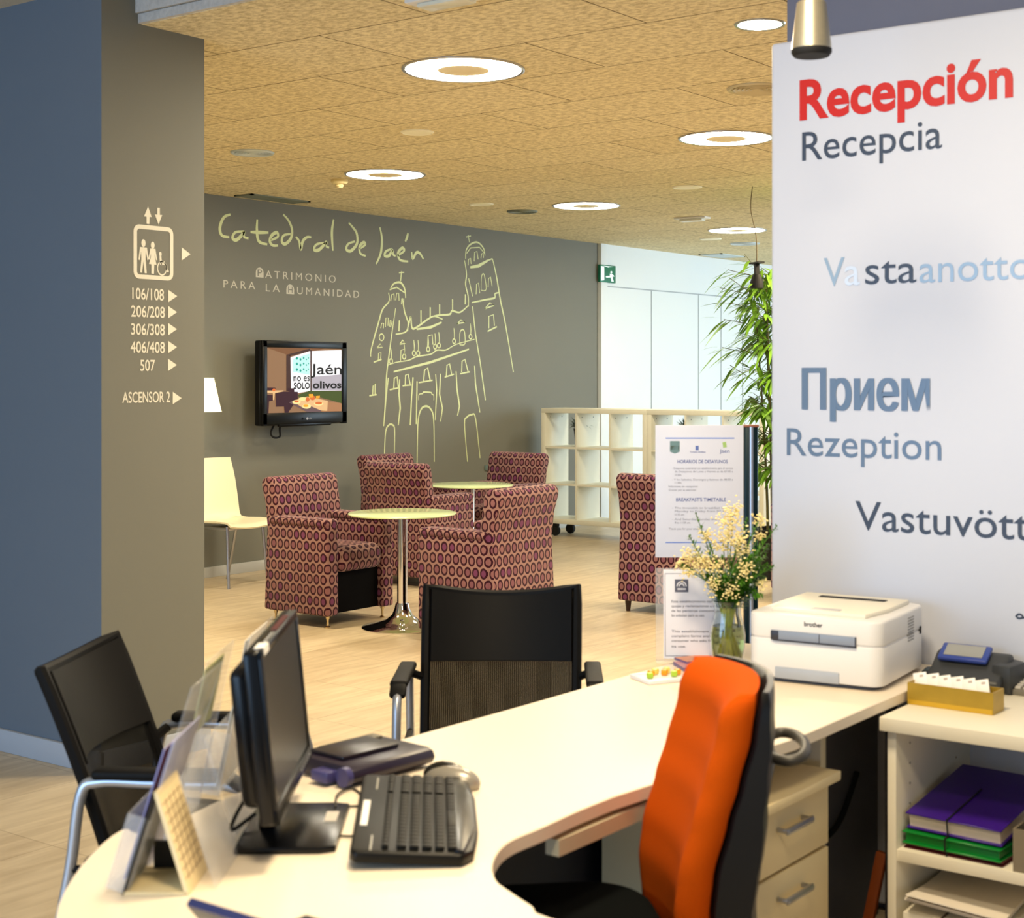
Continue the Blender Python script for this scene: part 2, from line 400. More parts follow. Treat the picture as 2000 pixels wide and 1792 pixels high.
for txt, L_, R_, capy in (('106/108', (122, 845), (393, 858), 750), ('206/208', (112, 995), (400, 1008), 902), ('306/308', (112, 1148), (400, 1157), 1055), ('406/408', (108, 1302), (400, 1310), 1208), ('507', (190, 1458), (317, 1458), 1366), ('ASCENSOR 2', (38, 1732), (445, 1730), 1642)):
    a, b = PP(*L_), PP(*R_); s = MB()
    text_on(s, txt, a, EX, EZ, b.x-a.x, PP(L_[0], capy).z-a.z, bold=0.012)
    s.build('room_number_lettering', M_VINYL, wl)

# ---- mural on the far wall
mc = crop(400, 360, 2000/780)
def MM(x, y): a = mc(x, y); return ony(a[0], a[1], YF)
def mpx(v): return 1.4*v/(2000/780)/255.0            # stroke width: crop px -> metres
SCRIPT = [((128, 150), (95, 165), (75, 215), (85, 255), (122, 264)), ((190, 235), (152, 240), (138, 268), (158, 278), (188, 250), (196, 235), (196, 262), (218, 270)),
 ((262, 175), (260, 230), (270, 285), (312, 300)), ((228, 238), (270, 240), (318, 241)), ((330, 280), (365, 262), (360, 240), (335, 255), (325, 285), (340, 305), (366, 306)),
 ((432, 248), (395, 255), (385, 285), (402, 298), (430, 270), (436, 225), (418, 180), (392, 150)), ((455, 262), (472, 285), (480, 325), (490, 285), (510, 265), (532, 264)),
 ((600, 292), (560, 300), (545, 325), (568, 329), (600, 298), (608, 288), (608, 310), (622, 316)), ((645, 175), (636, 240), (641, 332)),
 ((752, 285), (718, 298), (708, 325), (732, 332), (762, 295), (760, 245), (738, 212), (720, 192)), ((775, 322), (802, 302), (795, 290), (775, 310), (778, 345), (805, 358)),
 ((876, 215), (886, 275), (880, 345), (857, 398)), ((938, 322), (908, 334), (900, 356), (922, 357), (940, 328), (942, 350), (955, 358)),
 ((965, 357), (998, 332), (988, 318), (966, 345), (978, 378), (1018, 386)), ((1017, 243), (1012, 265), (1003, 286)), ((1035, 338), (1040, 372), (1058, 342), (1076, 345), (1094, 374))]
s = MB()
for i_, st in enumerate(SCRIPT): ribbon(s, [MM(*p_) for p_ in st], mpx(13), NY, lift=0.001+0.0004*(i_ % 4))
s.build('handwritten_lettering', M_LIME, wf)
CATH = [(6, ((985, 435), (980, 485))), (5, ((972, 442), (998, 440))), (9, ((930, 520), (945, 498), (975, 490), (995, 510), (1003, 540), (1005, 568))), (6, ((925, 527), (960, 515), (1000, 542))),
 (5, ((930, 585), (935, 552), (946, 548), (948, 580))), (5, ((955, 580), (960, 545), (970, 545), (972, 582))), (5, ((984, 600), (986, 572), (996, 572), (994, 608))),
 (8, ((920, 542), (922, 585), (890, 625), (870, 690), (850, 760), (832, 830), (830, 862))), (7, ((955, 620), (940, 720), (925, 830), (910, 950), (905, 1050), (895, 1210))),
 (9, ((988, 570), (1000, 640), (1018, 690), (1015, 735))), (5, ((880, 720), (885, 695), (895, 695), (893, 720))), (5, ((903, 715), (906, 668), (918, 668), (916, 708))), (5, ((925, 712), (928, 680), (938, 685), (930, 715))),
 (5, ((862, 818), (878, 798), (890, 815), (862, 818))), (5, ((868, 880), (870, 845), (882, 842), (880, 875))), (6, ((845, 890), (885, 875))),
 (9, ((955, 750), (1005, 738), (1020, 700), (1030, 662), (1037, 718), (1060, 715), (1120, 672), (1150, 660), (1190, 675))), (12, ((1060, 725), (1130, 715), (1185, 690))),
 (12, ((972, 735), (974, 680))), (12, ((1082, 692), (1082, 630))), (12, ((1128, 665), (1128, 615))), (12, ((1175, 652), (1175, 600))), (12, ((1240, 635), (1240, 575))), (12, ((1303, 600), (1304, 550))),
 (9, ((1130, 665), (1165, 655), (1225, 650), (1238, 633), (1278, 640), (1320, 605))), (7, ((1340, 610), (1355, 750), (1380, 900), (1405, 1080))),
 (8, ((1300, 380), (1310, 450), (1305, 500), (1318, 560), (1320, 612))), (6, ((1320, 470), (1340, 560))), (8, ((1305, 372), (1308, 330), (1330, 300), (1365, 290), (1395, 320), (1402, 357))),
 (5, ((1310, 345), (1330, 318), (1375, 315), (1400, 345))), (5, ((1318, 252), (1325, 290))), (5, ((1308, 263), (1332, 258))), (5, ((1318, 405), (1320, 375), (1330, 370), (1333, 398))),
 (5, ((1348, 385), (1350, 340), (1362, 335), (1368, 375))), (5, ((1382, 370), (1385, 348), (1393, 345), (1395, 368))), (15, ((1328, 415), (1370, 408), (1418, 380))), (6, ((1418, 380), (1440, 372))),
 (9, ((1440, 372), (1460, 460), (1480, 580), (1505, 700), (1545, 940))), (5, ((1358, 550), (1360, 500), (1370, 493), (1376, 545))), (5, ((1383, 530), (1385, 462), (1398, 452), (1408, 525), (1383, 530))), (5, ((1418, 515), (1420, 472), (1430, 463), (1438, 510))),
 (9, ((1335, 592), (1400, 578), (1450, 568), (1452, 548), (1475, 540))), (6, ((1402, 622), (1428, 592), (1450, 605), (1402, 622))), (6, ((1422, 720), (1422, 660), (1445, 652), (1450, 708))), (7, ((1416, 735), (1462, 712))),
 (6, ((915, 905), (960, 890), (1020, 880), (1060, 862), (1130, 850), (1160, 830), (1195, 830), (1215, 825), (1260, 800), (1350, 775))), (6, ((975, 800), (990, 780), (1005, 795), (975, 800))), (6, ((1263, 697), (1282, 678), (1302, 690), (1263, 697))),
 (5, ((980, 882), (982, 830), (998, 825), (998, 850))), (6, ((1115, 812), (1118, 758), (1138, 752), (1142, 802))), (6, ((1276, 803), (1278, 738), (1298, 732), (1302, 797), (1276, 803))), (11, ((945, 938), (1130, 890), (1322, 825))),
 (7, ((945, 1020), (948, 970), (962, 962), (968, 1015))), (6, ((925, 1028), (970, 1018))), (7, ((1003, 1005), (1005, 955), (1018, 950), (1028, 1000))), (6, ((990, 1008), (1034, 1004))), (8, ((1095, 985), (1100, 930), (1115, 918), (1128, 980))), (6, ((1070, 992), (1140, 980))),
 (7, ((1208, 960), (1212, 905), (1225, 898), (1235, 950))), (6, ((1200, 965), (1247, 950))), (7, ((1286, 940), (1288, 885), (1302, 875), (1318, 937))), (6, ((1278, 948), (1327, 938))),
 (10, ((975, 975), (972, 1050), (978, 1120), (968, 1205))), (8, ((1042, 965), (1035, 1060), (1028, 1205))), (8, ((1062, 985), (1058, 1200))), (9, ((1155, 950), (1160, 1030), (1153, 1180))), (9, ((1180, 948), (1175, 1050), (1190, 1120), (1180, 1187))),
 (10, ((1258, 935), (1262, 1020), (1275, 1110), (1265, 1157))), (9, ((1350, 908), (1355, 1000), (1377, 1142))), (9, ((918, 968), (905, 1080), (895, 1210))), (6, ((1070, 1080), (1072, 1052), (1090, 1047), (1095, 1040), (1132, 1042), (1136, 1050), (1145, 1055), (1146, 1080))),
 (9, ((1062, 1392), (1066, 1200), (1080, 1130), (1105, 1110), (1130, 1125), (1145, 1180), (1148, 1388))), (8, ((898, 1372), (905, 1240), (922, 1204), (940, 1204), (950, 1230), (948, 1372))), (8, ((1315, 1388), (1300, 1200), (1312, 1165), (1335, 1153), (1355, 1170), (1378, 1370))),
 (6, ((840, 1055), (842, 1010), (852, 995), (852, 1053))), (6, ((823, 1058), (860, 1052)))]
s = MB()
for i_, (wd, st) in enumerate(CATH): ribbon(s, [MM(*p_) for p_ in st], mpx(wd), NY, lift=0.001+0.0003*(i_ % 6), smooth=5 if len(st) > 4 else 1, taper=len(st) > 4 or wd > 8)
for (x, y) in ((932, 885), (998, 862), (1047, 845), (1068, 845), (1118, 825), (1153, 812), (1172, 806), (1248, 785), (1330, 762)):
    ring_ribbon(s, MM(x, y), mpx(10), mpx(6), EX, EZ, NY, 12); ribbon(s, [MM(x+1, y-10), MM(x+2, y-36), MM(x-1, y-66)], mpx(6), NY, smooth=2)
ring_ribbon(s, MM(885, 765), mpx(14), mpx(5), EX, EZ, NY, 12)
s.build('cathedral_line_drawing', M_LIME, wf)
s = MB(); d_ = MB()
for (l, r, b_, t_, ch) in ((255, 294, 464, 414, 'P'), (408, 447, 548, 499, 'H')):
    a = MM(l, b_); wx = MM(r, b_).x-a.x; hz = MM(l, t_).z-a.z
    pts = [(0, 0), (wx, 0), (wx, hz*0.5)]+[(wx/2+wx/2*math.cos(math.radians(t)), hz*0.5+hz*0.5*math.sin(math.radians(t))) for t in range(20, 180, 20)]+[(0, hz*0.5)]
    flatpoly(s, [a+EX*p_[0]+EZ*p_[1] for p_ in pts])
    text_on(d_, ch, a+EX*wx*0.22+EZ*hz*0.12, EX, EZ, wx*0.56, hz*0.66, lift=0.002)
for txt, L_, R_, capy in (('ATRIMONIO', (302, 467), (655, 497), 430), ('PARA', (93, 516), (252, 530), 478), ('LA', (305, 535), (375, 541), 498), ('UMANIDAD', (462, 549), (772, 573), 513)):
    a, b = MM(*L_), MM(*R_); text_on(s, txt, Vector((a.x, YF, a.z)), EX, EZ, b.x-a.x, MM(L_[0], capy).z-a.z, spacing=1.45)
s.build('heritage_lettering', mat('grey_vinyl', (196, 192, 176), 0.6), wf); d_.build('initial_letter', M_GREY, wf)
s = MB(); sk = ony(951, 913, YF); s.box((sk.x, YF-0.006, sk.z), (0.08, 0.012, 0.05), 0.004); s.build('wall_socket', mat('socket_grey', (96, 116, 112), 0.5), wf)

# ================================================================== CEILING FITTINGS
def cz(x, y): p = onz(x, y, ZC); return (p.x, p.y, ZC)
def ring_light(loc, label):
    t = thing('ring_ceiling_light', label, 'ceiling light', loc, group='ring lights in the wood-wool ceiling')
    MB().lathe([(0.262, 0.0), (0.262, -0.006), (0.272, -0.009), (0.279, -0.006), (0.279, 0.0)], 48).build('rim', M_STEEL, t)
    MB().lathe([(0.118, -0.0015), (0.262, -0.0015), (0.262, -0.004), (0.118, -0.004), (0.118, -0.0015)], 48).build('diffuser', M_LAMP, t)
    MB().lathe([(0, -0.0015), (0.117, -0.0015), (0.117, -0.0075), (0.112, -0.009), (0, -0.009)], 40).build('centre_disc', mat('ochre_disc', (238, 226, 192), 0.7), t)
    return t
for p, lb in (((905, 135), 'largest ring light in the ceiling, left of centre'), ((752, 340), 'ring light in the ceiling above the television, beside the smoke detector'),
              ((1145, 401), 'ring light in the ceiling above the cathedral tower'), ((1418, 269), 'ring light in the ceiling half hidden by the reception panel'),
              ((1440, 449), 'farthest ring light, in the ceiling above the bamboo plant')):
    ring_light(cz(*p), lb)
t = thing('recessed_spotlight', 'small lit round downlight in the ceiling beside the grey wall top', 'ceiling light', cz(1484, 47))
MB().lathe([(0.085, 0), (0.088, -0.005), (0.098, -0.006), (0.102, 0.0)], 32).build('rim', M_STEEL, t)
MB().lathe([(0, -0.002), (0.084, -0.002), (0.084, -0.004), (0, -0.004)], 32).build('diffuser', M_LAMP, t)
def vent(loc, r, label, m, name='round_air_vent', cat='vent'):
    t = thing(name, label, cat, loc, group='round air vents in the ceiling')
    MB().lathe([(r*0.82, 0), (r*0.84, -0.008), (r*0.95, -0.012), (r, -0.004), (r, 0)], 36).build('rim', m, t)
    b = MB().lathe([(0, -0.001), (r*0.82, -0.001), (r*0.82, -0.002), (0, -0.002)], 30)
    for k in range(1, 6): b.lathe([(r*0.14*k, -0.002), (r*0.14*k+r*0.075, -0.011), (r*0.14*k+r*0.09, -0.009), (r*0.14*k+0.01, -0.002)], 30)
    b.build('cone_fins', m, t)
    return t
M_VENTA = mat('vent_silver', (196, 210, 220), 0.3, 0.25, var=0.02)
vent(cz(493, 297), 0.135, 'shiny chrome round vent in the ceiling beside the grey pillar', M_VENTA)
vent(cz(1478, 172), 0.145, 'beige round louvred vent in the ceiling partly behind the reception panel', mat('beige_vent', (196, 182, 146), 0.45, 0.3))
vent(cz(1020, 412), 0.13, 'dull grey round vent in the ceiling left of the ring light over the cathedral drawing', mat('grey_vent', (122, 130, 124), 0.4, 0.5))
vent(cz(1455, 475), 0.155, 'pale round vent just beyond the farthest ring light', M_VENTA)
def speaker(loc, r, label):
    o = MB().lathe([(0, -0.006), (r*0.86, -0.006), (r*0.9, -0.010), (r, -0.004), (r, 0), (0, 0)], 36).build('ceiling_loudspeaker', mat('cream_grille', (248, 244, 222), 0.6, var=0.1, scale=300))
    o.location = loc; return tag(o, label, 'loudspeaker', 'flat round loudspeakers in the ceiling')
speaker(cz(815, 257), 0.095, 'cream flat loudspeaker disc in the ceiling between the two left ring lights')
speaker(cz(1342, 365), 0.11, 'cream flat loudspeaker disc in the ceiling beyond the ring light by the panel')
speaker(cz(940, 398), 0.10, 'pale flat loudspeaker disc in the ceiling above the cathedral wall')
speaker(cz(1388, 466), 0.11, 'pale flat loudspeaker disc in the ceiling left of the farthest ring light')
t = thing('smoke_detector', 'small cream smoke detector under the ceiling left of a ring light', 'smoke detector', cz(663, 351))
MB().lathe([(0, 0), (0.06, 0), (0.062, -0.016), (0.05, -0.03), (0, -0.03)], 28).build('base', mat('cream_plastic', (232, 216, 160), 0.4), t)
MB().lathe([(0.026, -0.03), (0.03, -0.045), (0.02, -0.056), (0, -0.058)], 24).build('sensor', mat('cream_plastic', (232, 216, 160), 0.4), t)
t = thing('emergency_light', 'long white emergency light box under the ceiling near the loudspeaker disc', 'emergency light', cz(1352, 424), PI/2+0.1)
MB().box((0, 0, -0.008), (0.30, 0.13, 0.016), 0.005).build('housing', M_WPLASTIC, t)
MB().box((0, 0, -0.026), (0.22, 0.085, 0.022), 0.01).build('lens', mat('milky_lens', (226, 224, 206), 0.2), t)
t = thing('emergency_light', 'white emergency light box in the ceiling at the top edge of the picture', 'emergency light', cz(872, -6), PI/2)
MB().box((0, 0, -0.008), (0.30, 0.13, 0.016), 0.005).build('housing', M_WPLASTIC, t)
MB().box((0, 0, -0.024), (0.22, 0.085, 0.018), 0.008).build('lens', mat('milky_lens', (226, 224, 206), 0.2), t)
def grille(loc, sx, sy, label, m):
    t = thing('square_air_grille', label, 'vent', loc)
    MB().box((sx/2-0.012, 0, -0.005), (0.024, sy, 0.01)).box((-sx/2+0.012, 0, -0.005), (0.024, sy, 0.01)).box((0, sy/2-0.012, -0.005), (sx, 0.024, 0.01)).box((0, -sy/2+0.012, -0.005), (sx, 0.024, 0.01)).build('frame', m, t)
    b = MB().box((0, 0, -0.002), (sx-0.05, sy-0.05, 0.003))
    n = 8
    for k in range(n): b.box((0, -sy/2+0.04+(sy-0.08)*k/(n-1), -0.006), (sx-0.05, 0.012, 0.006))
    b.build('slat_panel', m, t); return t
grille(cz(533, 387), 0.62, 0.20, 'dull grey rectangular grille in the ceiling above the handwritten lettering', mat('grey_green_grille', (116, 122, 104), 0.6))
gl = cz(1345, 502); grille((gl[0], 8.55, ZC), 0.55, 0.30, 'pale rectangular grille in the ceiling over the white wall', mat('pale_grille', (196, 206, 206), 0.5))
# ================================================================== WALL OBJECTS
# television
YT = 8.60
a = ony(512, 664, YT); b = ony(678, 670, YT); zb = ony(600, 829, YT).z
tw, th = b.x-a.x, ony(590, 666, YT).z-zb
tv = thing('television', 'black flat television on the grey far wall left of the cathedral drawing', 'television', ((a.x+b.x)/2, YT, zb+th/2))
M_GLOSS = mat('piano_black', (9, 9, 10), 0.3, var=0.0, spec=0.25)
sl, sr, sb_, st_ = -tw/2+0.055, tw/2-0.062, -th/2+0.10, th/2-0.055
c = MB(); c.box((0, 0.055, 0), (tw, 0.07, th), 0.015, seg=3); c.box((0, 0.10, -0.02), (tw*0.7, 0.06, th*0.72), 0.02)
c.build('casing', M_GLOSS, tv)
fr = MB()
fr.box((sl/2-tw/4, 0.012, 0), (sl+tw/2, 0.028, th), 0.006).box((tw/4+sr/2, 0.012, 0), (tw/2-sr, 0.028, th), 0.006)
fr.box((0, 0.012, (st_+th/2)/2), (tw-0.01, 0.028, th/2-st_), 0.006)
fr.box((0, 0.012, (sb_-th/2)/2+0.004), (tw-0.01, 0.028, sb_+th/2-0.008), 0.006).box((0, 0.014, -th/2+0.004), (tw*0.62, 0.024, 0.03), 0.01)
fr.build('bezel', M_GLOSS, tv)
SCN = MB(); SCN.box(((sl+sr)/2, 0.012, (sb_+st_)/2), (sr-sl, 0.012, st_-sb_))
scr = SCN.build('screen', mat('screen_beige', (150, 112, 78), emit=0.5), tv)
def sp(x, y): return Vector((sl+(sr-sl)*(x-300)/1255, 0, sb_+(st_-sb_)*(1352-y)/1070))
lay = [0]
def spoly(name, col, polys, e=0.5):
    lay[0] += 1; m_ = MB(); y = 0.0055-0.0004*lay[0]
    for q in polys: m_.bm.faces.new([m_.bm.verts.new(sp(*p_)+Vector((0, y, 0))) for p_ in q])
    m_.build(name, mat('screen_'+name+str(lay[0]), col, emit=e), scr)
spoly('picture_ceiling', (128, 84, 48), [((300, 282), (1020, 282), (620, 395), (300, 290)), ((1020, 282), (1250, 282), (1040, 340))])
spoly('picture_window', (252, 250, 252), [((680, 440), (1000, 330), (1015, 330), (1555, 300), (1555, 1000), (1000, 1000), (760, 1040), (690, 960))], 0.58)
spoly('picture_strip', (186, 178, 186), [((1040, 760), (1555, 720), (1555, 1000), (1040, 990))])
spoly('picture_mullion', (72, 44, 34), [((610, 395), (680, 400), (690, 1000), (610, 1000)), ((1012, 310), (1036, 310), (1036, 1050), (1012, 1050)), ((620, 395), (1012, 285), (1012, 325), (680, 420))])
spoly('picture_dot_panel', (196, 246, 240), [((722, 460), (1000, 370), (1000, 730), (722, 680))], 0.5)
dots = []
for i, xx in enumerate((785, 845, 898, 942, 978)):
    for j, yy in enumerate((430, 520, 610)):
        y_ = yy+(22 if i < 1 else 40 if i % 2 else 15)+j*4; r_ = 24-3.2*i
        dots.append([(xx+r_*0.8*math.cos(k*PI/5), y_+r_*math.sin(k*PI/5)) for k in range(10)])
spoly('picture_teal_dots', (38, 166, 146), dots)
spoly('picture_lawn', (72, 84, 26), [((800, 1060), (1000, 995), (1555, 1010), (1555, 1215), (1180, 1110), (820, 1110))])
spoly('picture_floor', (176, 124, 82), [((1290, 1240), (1310, 1180), (1555, 1220), (1555, 1352), (1200, 1352))])
spoly('picture_chairs', (58, 20, 30), [((300, 935), (430, 940), (430, 1000), (300, 990)), ((430, 1020), (570, 1005), (800, 1010), (800, 1120), (640, 1352), (580, 1352), (570, 1250), (440, 1250)), ((300, 1050), (400, 1060), (390, 1150), (330, 1160), (320, 1352), (300, 1352)), ((640, 950), (740, 950), (740, 1010), (640, 1005))])
spoly('picture_table', (236, 190, 132), [((690, 1170), (960, 1090), (1310, 1170), (1300, 1340), (1190, 1330), (1010, 1250), (860, 1270)), ((300, 985), (560, 985), (560, 1000), (420, 1030), (410, 1140), (390, 1140), (390, 1030), (300, 1020))])
spoly('picture_runner', (110, 84, 84), [((650, 1185), (700, 1160), (900, 1290), (1010, 1250), (1190, 1330), (1180, 1352), (950, 1352))])
def el(cx, cy, rx, ry): return [(cx+rx*math.cos(k*PI/8), cy+ry*math.sin(k*PI/8)) for k in range(16)]
spoly('picture_plates', (250, 224, 150), [el(775, 1180, 70, 35), el(945, 1255, 75, 40), el(1150, 1215, 80, 32), el(880, 1130, 70, 30)], 0.55)
spoly('picture_food', (222, 112, 48), [el(775, 1170, 38, 18), el(1150, 1205, 60, 22), el(1045, 1115, 45, 40), el(405, 975, 25, 25), el(960, 1140, 35, 38)])
spoly('picture_juice', (250, 170, 40), [((980, 1050), (1055, 1050), (1050, 1110), (985, 1110)), ((1100, 1085), (1170, 1080), (1165, 1120), (1105, 1130)), el(930, 1245, 45, 22)])
lay[0] += 1; tm = MB()
def stx(s_, xl, yl, xr, yt, bold): a_ = sp(xl, yl); text_on(tm, s_, a_+Vector((0, -0.004, 0)), EX, EZ, (sp(xr, yl)-a_).x, sp(xl, yt).z-a_.z, bold, lift=0.0008)
stx('Jaén', 1005, 718, 1545, 545, 0.01); stx('no es', 715, 830, 990, 716, 0.015); stx('SOLO', 720, 958, 990, 862, 0.03); stx('olivos', 1040, 955, 1540, 838, 0.03)
tm.build('picture_slogan', mat('screen_ink', (30, 34, 40), 0.9), scr)
lg = MB(); lg.bm.faces.new([lg.bm.verts.new((-0.012+0.011*math.cos(k*PI/8), -0.0275, sb_-0.05+0.011*math.sin(k*PI/8))) for k in range(16)])
text_on(lg, 'LG', Vector((0.004, -0.027, sb_-0.057)), EX, EZ, 0.026, 0.015); lg.build('logo', mat('logo_grey', (160, 160, 166), 0.4), tv)
MB().box((0, 0.17, 0), (0.10, 0.10, 0.12), 0.01).box((0, 0.215, 0), (0.2, 0.03, 0.3), 0.004).build('wall_bracket', M_DARK, tv)
lp = [Vector((-tw*0.2, 0.12, -th/2+0.06)), Vector((-tw*0.30, 0.10, -th/2-0.05)), Vector((-tw*0.27, 0.10, -th/2-0.095)), Vector((-tw*0.2, 0.10, -th/2-0.09)), Vector((-tw*0.19, 0.11, -th/2-0.03)), Vector((-tw*0.16, 0.12, -th/2+0.06))]
MB().tube(spline(lp, 5), 0.008, 6).build('cable', M_BLACK, tv)
# wall lamp beside the pillar
p = Vector((7.455, 8.655, 1.27))
t = thing('wall_lamp', 'lit cream cone shade wall lamp just visible beside the pillar', 'lamp', p)
MB().lathe([(0.165, 0), (0.16, 0.0), (0.105, 0.25), (0.11, 0.25)], 36).build('lamp_shade', mat('lit_shade', (255, 236, 176), emit=1.6), t)
MB().tube([(0, 0.16, 0.12), (0, 0.05, 0.12), (0, 0, 0.14), (0, 0, 0.25)], 0.009).build('arm', M_STEEL, t)
MB().box((0, 0.175, 0.12), (0.08, 0.02, 0.12), 0.005).build('wall_plate', M_STEEL, t)
# exit sign
a = ony(1173, 516, YF-0.05); b = ony(1203, 553, YF-0.05)
t = thing('exit_sign', 'green running-man exit sign high on the white wall corner', 'sign', ((a.x+b.x)/2, YF-0.05, (a.z+b.z)/2))
W_, H_ = b.x-a.x, a.z-b.z
MB().box((0, 0.018, 0), (W_, 0.032, H_), 0.004).build('housing', mat('exit_green', (16, 112, 82), 0.4), t)
s = MB(); y0 = 0.0008
def q(pts): s.bm.faces.new([s.bm.verts.new((W_*u_, y0, H_*v_)) for u_, v_ in pts])
q([(-0.46, -0.42), (-0.26, -0.38), (-0.26, 0.38), (-0.46, 0.42)]); q([(-0.4, 0.44), (0.35, 0.44), (0.1, 0.40), (0.0, 0.36), (-0.15, 0.40)])
q([(0.15, 0.16), (0.24, 0.18), (0.27, 0.10), (0.2, 0.03), (0.14, 0.08)][::-1]); q([(0.10, 0.02), (0.26, 0.02), (0.3, -0.2), (0.12, -0.18)][::-1]); q([(-0.15, -0.14), (0.12, -0.1), (0.12, -0.2), (-0.15, -0.22)]); q([(0.14, -0.2), (0.28, -0.2), (0.36, -0.42), (0.2, -0.42), (0.2, -0.3)][::-1]); q([(0.26, 0.02), (0.4, -0.1), (0.36, -0.14), (0.24, -0.04)][::-1])
s.build('pictogram', mat('exit_white', (226, 244, 236), emit=0.7), t)
# hanging spotlight by the bamboo
D_ = 11.0; zt = at(1478, 512, D_); pc_ = at(1470, 462, D_)
t = thing('hanging_spotlight', 'small black spotlight hanging on a thin wire above the bamboo plant', 'lamp', (zt.x, zt.y, zt.z))
hh = ZC-zt.z
MB().tube(spline([(-0.03, 0.02, hh), (-0.035, 0.03, hh*0.7), (-0.01, 0.0, hh*0.35), (0, 0, 0.0)], 6), 0.004, 6).build('wire', mat('olive_wire', (96, 84, 50), 0.6), t)
MB().box((0, 0, -0.005), (0.05, 0.16, 0.012), rz=-YAW).box((0, 0, -0.06), (0.03, 0.03, 0.12), rz=-YAW).build('bracket', M_BLACK, t)
MB().lathe([(0.0, 0.0), (0.03, 0.0), (0.05, -0.06), (0.05, -0.1), (0, -0.1)], 18, loc=(0, 0, -0.09)).build('lamp_head', M_BLACK, t)

# ================================================================== LOUNGE FURNITURE
def fabric(b, name, parent): return b.build(name, M_RING, parent, ang=60, uv=True)
M_PLINTH = mat('black_fabric_base', (5, 4, 5), 0.9, spec=0.1)
M_LEGC = mat('brass_chrome', (214, 196, 160), 0.2, 1.0, var=0.0)
M_LEGW = mat('dark_wood', (52, 30, 22), 0.4, var=0.2)
def make_armchair(name, label, wood=False):
    """front towards local -Y"""
    t = thing(name, label, 'armchair', (0, 0, 0), 0, 'armchairs in the lounge')
    W, AW, zb = 0.60, 0.105, 0.075
    def arm(s):
        b = MB(); x = s*(W/2-AW/2)
        prof = [(-0.29, zb), (-0.285, 0.595), (-0.275, 0.63), (-0.25, 0.65), (0.22, 0.655), (0.235, zb)]
        b.prism([(p_[0], p_[1]) for p_ in prof], x-AW/2, x+AW/2, M=Matrix(((0, 0, 1, 0), (1, 0, 0, 0), (0, 1, 0, 0), (0, 0, 0, 1))), bev=0.018, seg=3)
        b.box((x, -0.03, 0.638), (AW+0.022, 0.50, 0.05), 0.024, seg=4)
        return b
    for s in (-1, 1): fabric(arm(s), 'armrest', t)
    # back: leans back, swells into a rolled top
    prof = [(0.13, zb), (0.13, 0.45), (0.155, 0.65), (0.19, 0.86), (0.205, 0.888), (0.235, 0.905), (0.275, 0.898), (0.30, 0.872), (0.298, 0.84), (0.268, 0.74), (0.25, 0.60), (0.26, 0.40), (0.275, zb)]
    b = MB(); b.prism(prof, -W/2+0.012, W/2-0.012, M=Matrix(((0, 0, 1, 0), (1, 0, 0, 0), (0, 1, 0, 0), (0, 0, 0, 1))), bev=0.016, seg=3)
    fabric(b, 'backrest', t)
    b = MB(); b.box((0, -0.085, 0.405), (W-2*AW-0.006, 0.43, 0.15), 0.05, seg=4); b.box((0, -0.09, 0.445), (W-2*AW-0.03, 0.40, 0.09), 0.043, seg=4)
    fabric(b, 'seat_cushion', t)
    MB().box((0, -0.05, 0.215), (W-2*AW-0.004, 0.40, 0.27), 0.008).build('base', M_PLINTH, t)
    for sx in (-1, 1):
        for y in (-0.24, 0.21):
            if wood: MB().lathe([(0, 0), (0.016, 0), (0.028, zb+0.01), (0, zb+0.01)], 4, loc=(sx*(W/2-0.055), y, 0)).build('leg', M_LEGW, t)
            else: MB().lathe([(0, 0), (0.016, 0), (0.018, 0.006), (0.008, 0.014), (0.007, 0.045), (0.013, 0.062), (0.016, zb+0.01), (0, zb+0.01)], 14, loc=(sx*(W/2-0.055), y, 0)).build('leg', M_LEGC, t)
    return t
CH = 'armchair with a circle print'
ac = make_armchair('patterned_armchair', 'purple circle print armchair facing the near glass table, its front and seat in view')
ac.location = (6.83, 6.72, 0); ac.rotation_euler = (0, 0, 0)
dup(ac, (6.84, 5.43, 0), PI, 'purple circle print armchair seen from behind, just beyond the black mesh chair')
dup(ac, (8.46, 7.38, 0), PI/2, 'purple circle print armchair with its back turned, behind the near glass table')
dup(ac, (9.06, 8.02, 0), 0.0, 'purple circle print armchair against the far wall, mostly hidden behind another armchair')
dup(ac, (9.66, 7.56, 0), -PI/2-0.05, 'purple circle print armchair at the far glass table, nearest the white shelves')
wc = make_armchair('patterned_armchair', 'purple circle print armchair with dark wooden feet, behind the hanging timetable notice', True)
wc.location = (8.43, 5.12, 0); wc.rotation_euler = (0, 0, PI/2)
dup(wc, (9.5, 4.55, 0), -PI/2, 'purple circle print armchair showing as a sliver between the sign post and the white panel')

M_FROST = mat('frosted_green_glass', (214, 232, 176), 0.22, var=0.05, scale=9, spec=0.6, coat=0.5)
M_GEDGE = mat('green_glass_edge', (128, 190, 140), 0.1, var=0.05, spec=0.6)
def make_table(label, loc):
    t = thing('pedestal_table', label, 'table', loc, 0, 'round glass tables in the lounge')
    MB().lathe([(0, 0.690), (0.326, 0.690), (0.329, 0.693), (0.329, 0.698), (0.326, 0.7), (0, 0.7)], 64).build('table_top', M_FROST, t)
    MB().lathe([(0.07, 0.678), (0.09, 0.689), (0, 0.6895), (0, 0.678)], 24).build('mounting_plate', M_CHROME, t)
    MB().lathe([(0, 0.1), (0.031, 0.1), (0.031, 0.685), (0, 0.685)], 28).build('column', M_CHROME, t)
    MB().lathe([(0, 0), (0.245, 0), (0.247, 0.006), (0.24, 0.013), (0.17, 0.026), (0.10, 0.048), (0.062, 0.08), (0.046, 0.12), (0.040, 0.15), (0, 0.15)], 56).build('foot', M_CHROME, t)
    return t
tb = make_table('near round frosted glass table on a chrome trumpet foot', (6.86, 6.12, 0))
